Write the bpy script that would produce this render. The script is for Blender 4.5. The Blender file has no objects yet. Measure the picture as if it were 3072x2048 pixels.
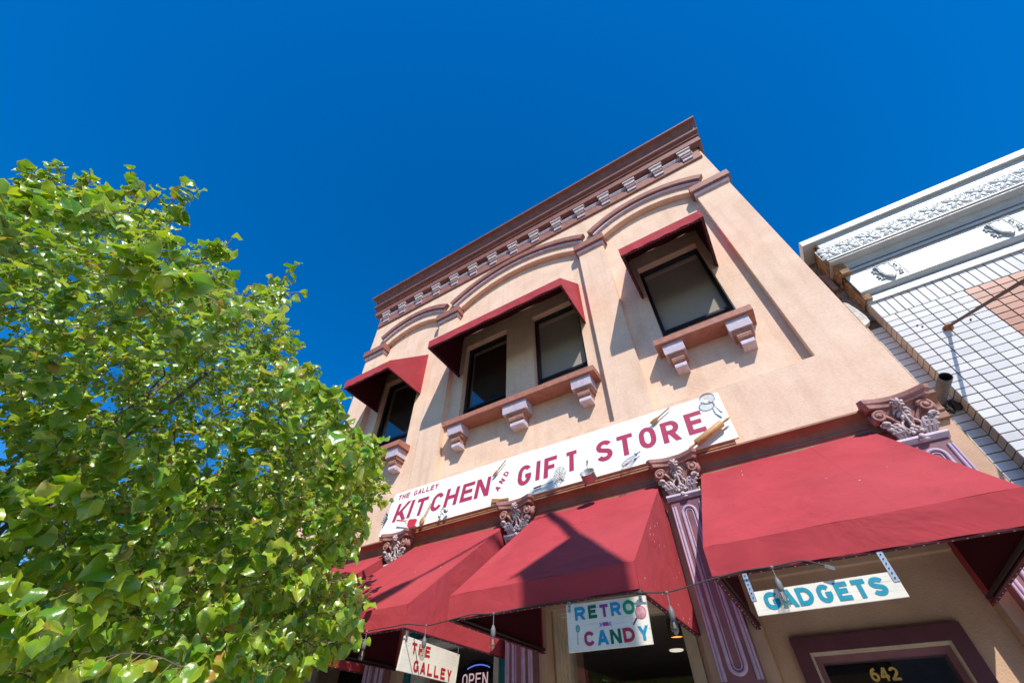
import bpy, math, random
import numpy as np
from mathutils import Vector, Matrix
random.seed(7); np.random.seed(7)
SC = bpy.context.scene
COL = SC.collection
# ------------------------------------------------------------------ camera
cam_d = bpy.data.cameras.new('camera'); cam = bpy.data.objects.new('camera', cam_d); COL.objects.link(cam)
CR = Vector((0.85204448, 0.52346443, 0.00227916)); CU = Vector((0.37722135, -0.61701132, 0.69065265)); CF = Vector((-0.36293836, 0.58760703, 0.72318305))
cam.matrix_world = Matrix(((CR.x, CU.x, -CF.x, 0.0), (CR.y, CU.y, -CF.y, -3.8), (CR.z, CU.z, -CF.z, 1.6), (0, 0, 0, 1)))
cam_d.sensor_width = 36.0; cam_d.lens = 36.0 * 1224.8 / 3072.0; cam_d.clip_start = 0.02; cam_d.clip_end = 5000
SC.camera = cam
# ------------------------------------------------------------------ sun, sky, exposure
SUN = Vector((0.567, -0.70, 0.905)).normalized()
sl = bpy.data.lights.new('sun', 'SUN'); sl.energy = 4.2; sl.angle = math.radians(0.53); sl.color = (1.0, 0.955, 0.88)
so = bpy.data.objects.new('sun', sl); COL.objects.link(so); so.rotation_euler = SUN.to_track_quat('Z', 'Y').to_euler(); so.location = SUN * 60
W = bpy.data.worlds.new('World'); SC.world = W; W.use_nodes = True
wt = W.node_tree; wt.nodes.clear()
sky = wt.nodes.new('ShaderNodeTexSky'); sky.sky_type = 'NISHITA'; sky.sun_disc = False
sky.sun_elevation = math.asin(SUN.z); sky.sun_rotation = math.atan2(SUN.x, SUN.y)
sky.air_density = 1.0; sky.dust_density = 0.25; sky.ozone_density = 2.5; sky.altitude = 200
hs = wt.nodes.new('ShaderNodeHueSaturation'); hs.inputs['Saturation'].default_value = 1.46; hs.inputs['Hue'].default_value = 0.506; hs.inputs['Value'].default_value = 1.17
bg = wt.nodes.new('ShaderNodeBackground'); bg.inputs['Strength'].default_value = 0.13
wo = wt.nodes.new('ShaderNodeOutputWorld')
wt.links.new(sky.outputs[0], hs.inputs['Color']); wt.links.new(hs.outputs[0], bg.inputs['Color']); wt.links.new(bg.outputs[0], wo.inputs['Surface'])
SC.view_settings.view_transform = 'Standard'; SC.view_settings.look = 'None'; SC.view_settings.gamma = 1.0
SC.view_settings.use_curve_mapping = False; SC.view_settings.exposure = 0.42
SC.cycles.max_bounces = 10; SC.cycles.transparent_max_bounces = 24

# ------------------------------------------------------------------ materials
MATS = {}
def mat(name, col, rough=0.6, metal=0.0, var=0.12, scale=6.0, bump=0.0, bscale=60.0, col2=None, spec=0.4, bevel=0.0, stain=0.0, island=0.0):
    """painted / plastered surface: base colour broken up by two noises, optional bump and rounded edges"""
    if name in MATS: return MATS[name]
    m = bpy.data.materials.new(name); m.use_nodes = True; nt = m.node_tree; N = nt.nodes; L = nt.links
    b = N['Principled BSDF']; b.inputs['Roughness'].default_value = rough; b.inputs['Metallic'].default_value = metal
    b.inputs['Specular IOR Level'].default_value = spec
    tc = N.new('ShaderNodeTexCoord')
    n1 = N.new('ShaderNodeTexNoise'); n1.inputs['Scale'].default_value = scale; n1.inputs['Detail'].default_value = 8; n1.inputs['Roughness'].default_value = 0.65
    L.new(tc.outputs['Object'], n1.inputs['Vector'])
    c2 = col2 if col2 else tuple(max(0, c * (1 - 2.2 * var)) for c in col)
    mx = N.new('ShaderNodeMix'); mx.data_type = 'RGBA'
    mx.inputs[6].default_value = (*[min(1, c * (1 + var * 0.8)) for c in col], 1); mx.inputs[7].default_value = (*c2, 1)
    r1 = N.new('ShaderNodeMapRange'); r1.inputs[1].default_value = 0.35; r1.inputs[2].default_value = 0.75
    L.new(n1.outputs[0], r1.inputs[0]); L.new(r1.outputs[0], mx.inputs[0])
    out = mx.outputs[2]
    if stain > 0:   # runs of dirt: noise stretched down the wall
        mp = N.new('ShaderNodeMapping'); mp.inputs['Scale'].default_value = (5.0, 5.0, 0.5); L.new(tc.outputs['Object'], mp.inputs[0])
        n3 = N.new('ShaderNodeTexNoise'); n3.inputs['Scale'].default_value = 1.6; n3.inputs['Detail'].default_value = 6; L.new(mp.outputs[0], n3.inputs['Vector'])
        r3 = N.new('ShaderNodeMapRange'); r3.inputs[1].default_value = 0.48; r3.inputs[2].default_value = 0.80; r3.inputs[4].default_value = stain; L.new(n3.outputs[0], r3.inputs[0])
        m3 = N.new('ShaderNodeMix'); m3.data_type = 'RGBA'; m3.inputs[7].default_value = (col[0] * .68, col[1] * .56, col[2] * .48, 1)
        L.new(r3.outputs[0], m3.inputs[0]); L.new(out, m3.inputs[6]); out = m3.outputs[2]
    if island > 0:
        g = N.new('ShaderNodeNewGeometry'); hv = N.new('ShaderNodeHueSaturation'); r4 = N.new('ShaderNodeMapRange')
        r4.inputs[3].default_value = 1 - island; r4.inputs[4].default_value = 1 + island * 0.7
        L.new(g.outputs['Random Per Island'], r4.inputs[0]); L.new(r4.outputs[0], hv.inputs['Value']); L.new(out, hv.inputs['Color']); out = hv.outputs[0]
    L.new(out, b.inputs['Base Color'])
    nrm = None
    if bevel > 0:
        bv = N.new('ShaderNodeBevel'); bv.samples = 3; bv.inputs['Radius'].default_value = bevel; nrm = bv.outputs[0]
    if bump > 0:
        n2 = N.new('ShaderNodeTexNoise'); n2.inputs['Scale'].default_value = bscale; n2.inputs['Detail'].default_value = 6; L.new(tc.outputs['Object'], n2.inputs['Vector'])
        bp = N.new('ShaderNodeBump'); bp.inputs['Strength'].default_value = bump; bp.inputs['Distance'].default_value = 0.012
        L.new(n2.outputs[0], bp.inputs['Height'])
        if nrm: L.new(nrm, bp.inputs['Normal'])
        nrm = bp.outputs[0]
    if nrm: L.new(nrm, b.inputs['Normal'])
    MATS[name] = m; return m

def m_stucco():
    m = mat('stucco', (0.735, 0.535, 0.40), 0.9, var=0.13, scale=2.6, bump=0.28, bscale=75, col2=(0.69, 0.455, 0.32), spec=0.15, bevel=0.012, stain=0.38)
    nt = m.node_tree; N = nt.nodes; L = nt.links; b = N['Principled BSDF']; src = b.inputs['Base Color'].links[0].from_socket
    tc = [n for n in N if n.type == 'TEX_COORD'][0]; n4 = N.new('ShaderNodeTexNoise'); n4.inputs['Scale'].default_value = 38; n4.inputs['Detail'].default_value = 5; L.new(tc.outputs['Object'], n4.inputs['Vector'])
    r5 = N.new('ShaderNodeMapRange'); r5.inputs[1].default_value = 0.25; r5.inputs[2].default_value = 0.75; r5.inputs[3].default_value = 0.92; r5.inputs[4].default_value = 1.07; L.new(n4.outputs[0], r5.inputs[0])
    h5 = N.new('ShaderNodeHueSaturation'); L.new(r5.outputs[0], h5.inputs['Value']); L.new(src, h5.inputs['Color']); L.new(h5.outputs[0], b.inputs['Base Color'])
    return m
STUCCO = m_stucco()
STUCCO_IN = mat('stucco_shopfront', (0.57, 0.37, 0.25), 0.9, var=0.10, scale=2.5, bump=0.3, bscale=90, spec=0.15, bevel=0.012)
BROWN = mat('brown_trim', (0.30, 0.125, 0.088), 0.55, var=0.18, scale=9, bump=0.12, bscale=70, col2=(0.20, 0.085, 0.062), bevel=0.006, stain=0.25)
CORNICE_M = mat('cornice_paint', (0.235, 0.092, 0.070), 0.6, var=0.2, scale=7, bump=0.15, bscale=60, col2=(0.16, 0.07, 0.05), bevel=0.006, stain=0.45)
SILL_M = mat('sill_paint', (0.36, 0.150, 0.105), 0.6, var=0.22, scale=14, bump=0.2, bscale=90, col2=(0.27, 0.10, 0.065), bevel=0.006, stain=0.3)
LAV = mat('lavender_trim', (0.56, 0.47, 0.53), 0.6, var=0.12, scale=16, bump=0.15, bscale=90, bevel=0.004)
LAVW = mat('worn_lavender', (0.48, 0.39, 0.40), 0.65, var=0.35, scale=26, bump=0.35, bscale=120, col2=(0.30, 0.20, 0.18), bevel=0.004)
CAPM = mat('capital_paint', (0.36, 0.175, 0.14), 0.6, var=0.25, scale=22, bump=0.3, bscale=110, col2=(0.24, 0.11, 0.10), bevel=0.004)
PLUM = mat('plum_paint', (0.225, 0.098, 0.112), 0.5, var=0.12, scale=8, bump=0.08, bscale=60, bevel=0.004)
PLUMD = mat('dark_plum_paint', (0.115, 0.038, 0.050), 0.45, var=0.12, scale=8, bevel=0.004)
CREAM = mat('cream_paint', (0.55, 0.44, 0.31), 0.55, var=0.10, scale=8, bevel=0.004)
OFFW = mat('offwhite_paint', (0.62, 0.58, 0.52), 0.5, var=0.10, scale=8, bevel=0.004)
TEALP = mat('teal_paint', (0.015, 0.17, 0.21), 0.45, var=0.12, scale=8, bevel=0.004)
ORBR = mat('wood_ledger', (0.38, 0.15, 0.05), 0.5, var=0.3, scale=12, col2=(0.22, 0.08, 0.03), bevel=0.004)
WHITEB = mat('white_board', (0.82, 0.80, 0.74), 0.55, var=0.05, scale=5, bump=0.08, bscale=40, spec=0.3)
MAROON = mat('maroon_letter', (0.36, 0.030, 0.085), 0.55, var=0.08, scale=20)
BLACKM = mat('black_frame', (0.012, 0.012, 0.022), 0.35, var=0.1)
SCREENM = mat('fly_screen', (0.06, 0.05, 0.045), 0.85, var=0.3, scale=220, spec=0.1)
BLINDM = mat('window_blind', (0.62, 0.55, 0.48), 0.9, var=0.12, scale=90, spec=0.1)
TILEW = mat('white_tile', (0.64, 0.62, 0.60), 0.22, var=0.03, scale=4, spec=0.5, bevel=0.003, island=0.10)
TILEO = mat('orange_tile', (0.36, 0.135, 0.072), 0.35, var=0.08, scale=9, spec=0.5, bevel=0.003, island=0.16)
TILER = mat('tile_edge', (0.58, 0.47, 0.38), 0.35, var=0.10, scale=9, spec=0.5, bevel=0.003, island=0.10)
MORTAR = mat('tile_joint', (0.15, 0.092, 0.056), 0.95, var=0.35, scale=30, bump=0.4, bscale=150)
GLAZE = mat('white_terracotta', (0.50, 0.52, 0.505), 0.35, var=0.06, scale=9, bump=0.12, bscale=45, spec=0.5, bevel=0.004, stain=0.18)
ROUGHB = mat('raw_brickwork', (0.30, 0.17, 0.09), 0.95, var=0.4, scale=16, bump=1.0, bscale=45, col2=(0.07, 0.045, 0.03))
RUBBLE = mat('rough_mortar', (0.23, 0.18, 0.165), 0.95, var=0.4, scale=22, bump=1.0, bscale=60, col2=(0.09, 0.065, 0.06))
PLASTERW = mat('white_plaster', (0.66, 0.62, 0.55), 0.9, var=0.2, scale=14, bump=0.8, bscale=50)
RUST = mat('rusty_iron', (0.30, 0.105, 0.040), 0.9, var=0.35, scale=50, bump=0.6, bscale=160)
RODM = mat('rod_iron', (0.14, 0.095, 0.075), 0.6, metal=0.4, var=0.2, scale=30)
PIPEM = mat('grey_pipe', (0.17, 0.155, 0.145), 0.55, var=0.2, scale=30)
PIPEIN = mat('pipe_inside', (0.02, 0.018, 0.018), 0.8)
WOODL = mat('pale_wood', (0.50, 0.29, 0.12), 0.5, var=0.2, scale=25, col2=(0.36, 0.18, 0.06))
WOODD = mat('brown_wood', (0.34, 0.165, 0.045), 0.5, var=0.25, scale=25, col2=(0.20, 0.085, 0.02))
STEEL = mat('steel', (0.48, 0.46, 0.44), 0.42, metal=0.7, var=0.06, scale=20)
STEELD = mat('grey_steel', (0.22, 0.24, 0.28), 0.35, metal=0.8, var=0.1, scale=20)
GREYP = mat('grey_plastic', (0.075, 0.075, 0.085), 0.5, var=0.1)
GALV = mat('galvanised_strip', (0.55, 0.57, 0.60), 0.38, metal=0.7, var=0.12, scale=40)
SOCK = mat('lamp_socket', (0.16, 0.15, 0.15), 0.5, var=0.15, scale=40)
CORDM = mat('cord', (0.055, 0.045, 0.042), 0.7, var=0.15, scale=30)
REDP = mat('red_plastic', (0.55, 0.035, 0.05), 0.45, var=0.06)
BLUEP = mat('blue_plastic', (0.05, 0.16, 0.45), 0.4, var=0.06)
BARK = mat('bark', (0.135, 0.10, 0.085), 0.9, var=0.3, scale=25, bump=0.6, bscale=60)
CONC = mat('concrete', (0.58, 0.56, 0.52), 0.9, var=0.12, scale=1.2, bump=0.2, bscale=30)
ASPH = mat('asphalt', (0.075, 0.075, 0.078), 0.9, var=0.2, scale=3, bump=0.3, bscale=80)
ROOM = mat('shop_room', (0.16, 0.10, 0.07), 0.9, var=0.1)
ROOMC = mat('shop_ceiling', (0.42, 0.36, 0.31), 0.9, var=0.06)
POLEM = mat('pole_paint', (0.05, 0.07, 0.06), 0.45, var=0.1)
BANNERM = mat('banner_cloth', (0.30, 0.32, 0.40), 0.8, var=0.1)
GOLD = mat('gold_leaf', (0.62, 0.36, 0.07), 0.45, var=0.25, scale=30, col2=(0.36, 0.30, 0.12))

def m_fabric(name, col, specks=True, rough=0.85):
    m = mat(name, col, rough, var=0.07, scale=3.0, bump=0.10, bscale=420, spec=0.2)
    nt = m.node_tree; N = nt.nodes; L = nt.links; b = N['Principled BSDF']
    
    src = b.inputs['Base Color'].links[0].from_socket
    tc = [n for n in N if n.type == 'TEX_COORD'][0]
    nw = N.new('ShaderNodeTexNoise'); nw.inputs['Scale'].default_value = 3.2; nw.inputs['Detail'].default_value = 3; nw.inputs['Distortion'].default_value = 1.2; L.new(tc.outputs['Object'], nw.inputs['Vector'])
    bw = N.new('ShaderNodeBump'); bw.inputs['Strength'].default_value = 0.30; bw.inputs['Distance'].default_value = 0.06; L.new(nw.outputs[0], bw.inputs['Height'])
    b0_ = [n for n in N if n.type == 'BUMP' and n != bw][0]; L.new(bw.outputs[0], b0_.inputs['Normal'])
    # faded upper part of the cloth, in soft streaks, and small bird droppings
    nf = N.new('ShaderNodeTexNoise'); nf.inputs['Scale'].default_value = 1.1; nf.inputs['Detail'].default_value = 5; L.new(tc.outputs['Object'], nf.inputs['Vector'])
    rf = N.new('ShaderNodeMapRange'); rf.inputs[1].default_value = 0.45; rf.inputs[2].default_value = 0.8; rf.inputs[4].default_value = 0.35; L.new(nf.outputs[0], rf.inputs[0])
    mf = N.new('ShaderNodeMix'); mf.data_type = 'RGBA'; mf.inputs[7].default_value = (min(1, col[0] * 1.12), col[1] * 1.9 + 0.01, col[2] * 1.7 + 0.01, 1)
    L.new(rf.outputs[0], mf.inputs[0]); L.new(src, mf.inputs[6]); out = mf.outputs[2]
    if specks:
        vo = N.new('ShaderNodeTexVoronoi'); vo.inputs['Scale'].default_value = 16; L.new(tc.outputs['Object'], vo.inputs['Vector'])
        lt = N.new('ShaderNodeMath'); lt.operation = 'LESS_THAN'; lt.inputs[1].default_value = 0.075; L.new(vo.outputs['Distance'], lt.inputs[0])
        sp = N.new('ShaderNodeSeparateColor'); L.new(vo.outputs['Color'], sp.inputs[0])
        gt = N.new('ShaderNodeMath'); gt.operation = 'GREATER_THAN'; gt.inputs[1].default_value = 0.945; L.new(sp.outputs[0], gt.inputs[0])
        mu = N.new('ShaderNodeMath'); mu.operation = 'MULTIPLY'; L.new(lt.outputs[0], mu.inputs[0]); L.new(gt.outputs[0], mu.inputs[1])
        ms = N.new('ShaderNodeMix'); ms.data_type = 'RGBA'; ms.inputs[7].default_value = (0.75, 0.70, 0.66, 1)
        L.new(mu.outputs[0], ms.inputs[0]); L.new(out, ms.inputs[6]); out = ms.outputs[2]
    L.new(out, b.inputs['Base Color'])
    return m
FABRIC = m_fabric('awning_cloth', (0.40, 0.046, 0.056))
UNDERSHADE = mat('awning_underside_shade', (0.075, 0.010, 0.016), 0.9, var=0.2, scale=120, spec=0.1)  # awning cloth darkened for its shaded underside

def m_glass(name, f0=0.10, tint=(0.9, 0.92, 0.92), fmax=0.75):
    """thin sheet glass: clear, with a mirror reflection that grows towards grazing angles"""
    m = bpy.data.materials.new(name); m.use_nodes = True; nt = m.node_tree; N = nt.nodes; L = nt.links; N.clear()
    o = N.new('ShaderNodeOutputMaterial'); mx = N.new('ShaderNodeMixShader'); tr = N.new('ShaderNodeBsdfTransparent'); tr.inputs[0].default_value = (*tint, 1)
    gl = N.new('ShaderNodeBsdfGlossy'); gl.inputs['Roughness'].default_value = 0.012; g = N.new('ShaderNodeNewGeometry')
    def mt(op, a, b=None):
        n = N.new('ShaderNodeMath'); n.operation = op
        for k, x in enumerate((a, b)):
            if x is None: continue
            if isinstance(x, (int, float)): n.inputs[k].default_value = x
            else: L.new(x, n.inputs[k])
        return n.outputs[0]
    dp = N.new('ShaderNodeVectorMath'); dp.operation = 'DOT_PRODUCT'; L.new(g.outputs['Normal'], dp.inputs[0]); L.new(g.outputs['Incoming'], dp.inputs[1])
    s = mt('POWER', mt('SUBTRACT', 1.0, mt('ABSOLUTE', dp.outputs['Value'])), 4.0)
    L.new(mt('ADD', mt('MULTIPLY', s, fmax - f0), f0), mx.inputs[0]); L.new(tr.outputs[0], mx.inputs[1]); L.new(gl.outputs[0], mx.inputs[2]); L.new(mx.outputs[0], o.inputs[0])
    return m
GLASS = m_glass('window_glass', 0.09); GLASSU = m_glass('coated_glass', 0.24, (0.93, 0.93, 0.91), 0.8); GLASSB = m_glass('bulb_glass', 0.14, (0.86, 0.83, 0.80), 0.95)
def m_emit(name, col, s):
    m = bpy.data.materials.new(name); m.use_nodes = True; nt = m.node_tree; b = nt.nodes['Principled BSDF']
    b.inputs['Base Color'].default_value = (0.05, 0.05, 0.05, 1); b.inputs['Emission Color'].default_value = (*col, 1); b.inputs['Emission Strength'].default_value = s
    return m
AMBER = m_emit('amber_glow', (1.0, 0.42, 0.08), 1.6); FILAM = m_emit('filament_glow', (1.0, 0.55, 0.15), 0.8)
NEONW = m_emit('neon_letters', (0.95, 0.62, 0.66), 0.55); NEONB = m_emit('neon_blue', (0.18, 0.28, 1.0), 0.6); DOWNL = m_emit('ceiling_lamp_glow', (1.0, 0.9, 0.75), 0.7)
def paint(name, c): return mat(name, c, 0.55, var=0.12, scale=30)

# ------------------------------------------------------------------ mesh builder
def origin(o):
    v = Vector((0, 0, 0))
    while o is not None: v = v + o.location; o = o.parent
    return v
class MB:
    def __init__(s): s.v = []; s.f = []; s.m = []; s.sm = []
    def add(s, vs, fs, mi=0, smooth=False, xf=None):
        k = len(s.v)
        for p in vs:
            p = Vector(p)
            if xf is not None: p = xf @ p
            s.v.append(p)
        for f in fs: s.f.append([i + k for i in f]); s.m.append(mi); s.sm.append(smooth)
        return s
    def box(s, x0, x1, y0, y1, z0, z1, mi=0, xf=None):
        vs = [(x, y, z) for z in (z0, z1) for y in (y0, y1) for x in (x0, x1)]
        return s.add(vs, [(0, 2, 3, 1), (4, 5, 7, 6), (0, 1, 5, 4), (1, 3, 7, 5), (3, 2, 6, 7), (2, 0, 4, 6)], mi, False, xf)
    def sheet(s, pts, mi=0, xf=None): return s.add(pts, [tuple(range(len(pts)))], mi, False, xf)
    def slab(s, pts, n, t, mi=0, xf=None):
        """polygon pts given a thickness t along n (behind it)"""
        n = Vector(n); k = len(pts); vs = [Vector(p) for p in pts] + [Vector(p) - n * t for p in pts]
        fs = [tuple(range(k)), tuple(reversed(range(k, 2 * k)))] + [(i, i + k, (i + 1) % k + k, (i + 1) % k) for i in range(k)]
        return s.add(vs, fs, mi, False, xf)
    def prof(s, pr, x0, x1, mi=0, caps=True, smooth=False, xf=None):
        """profile of (out, z) points swept along x; out is measured towards the street (-y)"""
        k = len(pr); vs = [(x0, -p, z) for p, z in pr] + [(x1, -p, z) for p, z in pr]
        fs = [(i, i + 1, i + 1 + k, i + k) for i in range(k - 1)]
        s.add(vs, fs, mi, smooth, xf)
        if caps: s.add(vs[:k], [tuple(reversed(range(k)))], mi, False, xf); s.add(vs[k:], [tuple(range(k))], mi, False, xf)
        return s
    def tube(s, path, r, n=8, mi=0, xf=None, caps=True):
        P = [Vector(p) for p in path]; R = r if isinstance(r, (list, tuple)) else [r] * len(P)
        vs = []; up = None
        for i, p in enumerate(P):
            t = (P[min(i + 1, len(P) - 1)] - P[max(i - 1, 0)])
            if t.length < 1e-9: t = Vector((0, 0, 1))
            t.normalize()
            if up is None:
                up = t.orthogonal().normalized()
            up = (up - t * up.dot(t)); up = up.normalized() if up.length > 1e-6 else t.orthogonal().normalized()
            b = t.cross(up)
            for k in range(n):
                a = 2 * math.pi * k / n; vs.append(p + (up * math.cos(a) + b * math.sin(a)) * R[i])
        fs = [(i * n + k, i * n + (k + 1) % n, (i + 1) * n + (k + 1) % n, (i + 1) * n + k) for i in range(len(P) - 1) for k in range(n)]
        s.add(vs, fs, mi, True, xf)
        if caps: s.add(vs[:n], [tuple(reversed(range(n)))], mi, False, xf); s.add(vs[-n:], [tuple(range(n))], mi, False, xf)
        return s
    def ball(s, c, r, n=10, m=6, mi=0, xf=None):
        c = Vector(c); r = Vector(r) if isinstance(r, (tuple, list)) else Vector((r, r, r)); vs = []; fs = []
        for i in range(m + 1):
            ph = math.pi * i / m
            for k in range(n):
                a = 2 * math.pi * k / n; vs.append(c + Vector((r.x * math.sin(ph) * math.cos(a), r.y * math.sin(ph) * math.sin(a), r.z * math.cos(ph))))
        for i in range(m):
            for k in range(n): fs.append((i * n + k, (i + 1) * n + k, (i + 1) * n + (k + 1) % n, i * n + (k + 1) % n))
        return s.add(vs, fs, mi, True, xf)
    def lathe(s, pr, n=20, mi=0, xf=None):
        """(radius, z) profile turned round z"""
        k = len(pr); vs = [(r * math.cos(2 * math.pi * a / n), r * math.sin(2 * math.pi * a / n), z) for a in range(n) for r, z in pr]
        fs = [(a * k + i, ((a + 1) % n) * k + i, ((a + 1) % n) * k + i + 1, a * k + i + 1) for a in range(n) for i in range(k - 1)]
        return s.add(vs, fs, mi, True, xf)
    def build(s, name, mats, parent=None, **props):
        me = bpy.data.meshes.new(name); o0 = origin(parent)
        me.from_pydata([tuple(p - o0) for p in s.v], [], s.f)
        for m in (mats if isinstance(mats, (list, tuple)) else [mats]): me.materials.append(m)
        me.polygons.foreach_set('material_index', s.m); me.polygons.foreach_set('use_smooth', s.sm); me.update()
        o = bpy.data.objects.new(name, me); COL.objects.link(o)
        if parent is not None: o.parent = parent
        for k, v in props.items(): o[k] = v
        return o
def thing(name, label, cat, loc, group=None):
    o = bpy.data.objects.new(name, None); o.empty_display_size = 0.1; COL.objects.link(o); o.location = loc; o['label'] = label; o['category'] = cat
    if group: o['group'] = group
    return o
def tag(o, label, cat, group=None):
    o['label'] = label; o['category'] = cat
    if group: o['group'] = group
    return o
def kids(o): return [c for c in bpy.data.objects if c.parent == o]
def copy_tree(o, d=(0, 0, 0), parent=None, top=True):
    c = o.copy(); COL.objects.link(c)
    if top: c.location = o.location + Vector(d)
    if parent is not None: c.parent = parent
    for ch in kids(o): copy_tree(ch, parent=c, top=False)
    return c
# ------------------------------------------------------------------ lettering: sign-painter's block letters built from strokes of one width
def strokes(ch, h):
    """strokes of a letter in a box of width w and height 1 (filled in by letter()); 'c' is a ribbon, 'd' a slanted bar cut level"""
    def arc(cx, cz, rx, rz, a0, a1, n=14): return [(cx + rx * math.cos(math.radians(a0 + (a1 - a0) * k / n)), cz + rz * math.sin(math.radians(a0 + (a1 - a0) * k / n))) for k in range(n + 1)]
    L_, R_, B_, T_ = ('L', 'R', 'B', 'T')
    return {
     'I': [('c', [(.5, 'b'), (.5, 't')])], 'T': [('c', [('l', 'T'), ('r', 'T')]), ('c', [(.5, 'b'), (.5, 'T')])],
     'H': [('c', [('L', 'b'), ('L', 't')]), ('c', [('R', 'b'), ('R', 't')]), ('c', [('L', .5), ('R', .5)])],
     'E': [('c', [('L', 'b'), ('L', 't')]), ('c', [('L', 'T'), ('r', 'T')]), ('c', [('L', .52), (.88, .52)]), ('c', [('L', 'B'), ('r', 'B')])],
     'F': [('c', [('L', 'b'), ('L', 't')]), ('c', [('L', 'T'), ('r', 'T')]), ('c', [('L', .50), (.82, .50)])],
     'L': [('c', [('L', 'b'), ('L', 't')]), ('c', [('L', 'B'), ('r', 'B')])],
     'N': [('c', [('L', 'b'), ('L', 't')]), ('c', [('R', 'b'), ('R', 't')]), ('d', [('L', 't'), ('R', 'b')])],
     'K': [('c', [('L', 'b'), ('L', 't')]), ('d', [('D0', .33), ('R', 't')]), ('d', [('D1', .52), ('R', 'b')])],
     'A': [('d', [('L', 'b'), (.5, 't')]), ('d', [('R', 'b'), (.5, 't')]), ('c', [(.25, .30), (.75, .30)])],
     'Y': [('d', [('L', 't'), (.5, .42)]), ('d', [('R', 't'), (.5, .42)]), ('c', [(.5, 'b'), (.5, .46)])],
     'D': [('c', [('L', 'b'), ('L', 't')]), ('a', [(0, 0), (.42, 0)] + arc(.42, .5, .58, .5, -90, 90) + [(.42, 1), (0, 1)])],
     'P': [('c', [('L', 'b'), ('L', 't')]), ('a', [(0, .42), (.60, .42)] + arc(.60, .71, .40, .29, -90, 90) + [(.60, 1), (0, 1)])],
     'R': [('c', [('L', 'b'), ('L', 't')]), ('a', [(0, .44), (.58, .44)] + arc(.58, .72, .42, .28, -90, 90) + [(.58, 1), (0, 1)]), ('d', [(.50, .45), ('R', 'b')])],
     'O': [('a', arc(.5, .62, .5, .38, 0, 180) + arc(.5, .38, .5, .38, 180, 360) + [(1, .62)])],
     'C': [('a', arc(.5, .64, .5, .36, 22, 180) + arc(.5, .36, .5, .36, 180, 338))],
     'G': [('a', arc(.5, .64, .5, .36, 34, 180) + arc(.5, .36, .5, .36, 180, 352) + [(1, .44)]), ('c', [(.55, .45), ('r', .45)])],
     'S': [('a', arc(.5, .755, .5, .245, 20, 225, 16) + [(.5, .51)] + arc(.5, .255, .5, .245, 45, -160, 16))],
     '6': [('a', arc(.80, .31, .80, .69, 84, 180, 10)), ('a', arc(.5, .31, .5, .31, 180, 540, 24))],
     '4': [('c', [('l', .34), ('r', .34)]), ('c', [(.70, 'b'), (.70, 't')]), ('d', [('L', .34), (.66, 't')])],
     '2': [('a', arc(.5, .70, .48, .30, 165, -30, 16) + [(.04, .02)]), ('c', [('l', 'B'), ('r', 'B')])],
    }[ch]
LAYER = [0]
def letter(mb, ch, u0, u1, v0, v1, place, wt=.2, mi=0, rot=0.0):
    """letter in the box u0..u1, v0..v1; wt = stroke width as a share of the height"""
    H = v1 - v0; w = u1 - u0; h = H * wt / 2; uc, vc = w / 2, H / 2
    def X(q):
        return {'l': 0, 'r': w, 'L': h, 'R': w - h, 'D0': 2 * h, 'D1': 2 * h + (w - 3 * h) * .22}[q] if isinstance(q, str) else q * w
    def Zc(q): return {'b': 0, 't': H, 'B': h, 'T': H - h}[q] if isinstance(q, str) else q * H
    def put(p, k):
        du, dv = p[0] - uc, p[1] - vc
        return place(u0 + uc + du * math.cos(rot) - dv * math.sin(rot), v0 + vc + du * math.sin(rot) + dv * math.cos(rot), .0001 * k)
    for k, (kind, pts) in enumerate(strokes(ch, h)):
        if kind == 'd':
            (a, b), (c, d) = [(X(x), Zc(z)) for x, z in pts]; ln = math.hypot(c - a, d - b); hw = h * ln / max(abs(d - b), 1e-6)
            if ch == 'K': hw = min(hw, h * 1.35)
            q = [(a - hw, b), (a + hw, b), (c + hw, d), (c - hw, d)]; q = [(min(max(x, 0), w), z) for x, z in q]; mb.add([put(p, k) for p in q], [(0, 1, 2, 3)], mi); continue
        P = [(X(x), Zc(z)) for x, z in pts] if kind == 'c' else [(h + x * (w - 2 * h), h + z * (H - 2 * h)) for x, z in pts]
        vs = []
        for i, p in enumerate(P):
            a, b = P[max(i - 1, 0)], P[min(i + 1, len(P) - 1)]; tx, tz = b[0] - a[0], b[1] - a[1]; n = math.hypot(tx, tz) or 1; nx, nz = -tz / n, tx / n
            vs += [put((p[0] + nx * h, p[1] + nz * h), k), put((p[0] - nx * h, p[1] - nz * h), k)]
        mb.add(vs, [(2 * i, 2 * i + 1, 2 * i + 3, 2 * i + 2) for i in range(len(P) - 1)], mi)
# ================================================================== SETTING
tag_kind = lambda o, k: o.__setitem__('kind', k)
g = MB(); g.box(-60, 60, -4.25, 6.0, -0.30, 0.0); o = g.build('sidewalk', CONC); o['kind'] = 'structure'
g = MB(); g.box(-60, 60, -4.42, -4.254, -0.30, 0.004); o = g.build('kerb', mat('kerb_stone', (0.46, 0.44, 0.41), 0.9, var=0.1, scale=3)); o['kind'] = 'structure'
g = MB(); g.sheet([(-400, -17, -0.14), (400, -17, -0.14), (400, -4.30, -0.14), (-400, -4.30, -0.14)]); o = g.build('road', ASPH); o['kind'] = 'structure'
g = MB(); g.sheet([(-2000, -2000, -0.20), (2000, -2000, -0.20), (2000, 2000, -0.20), (-2000, 2000, -0.20)]); o = g.build('ground', mat('dry_ground', (0.30, 0.27, 0.22), 0.95, var=0.15, scale=0.1)); o['kind'] = 'structure'

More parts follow.
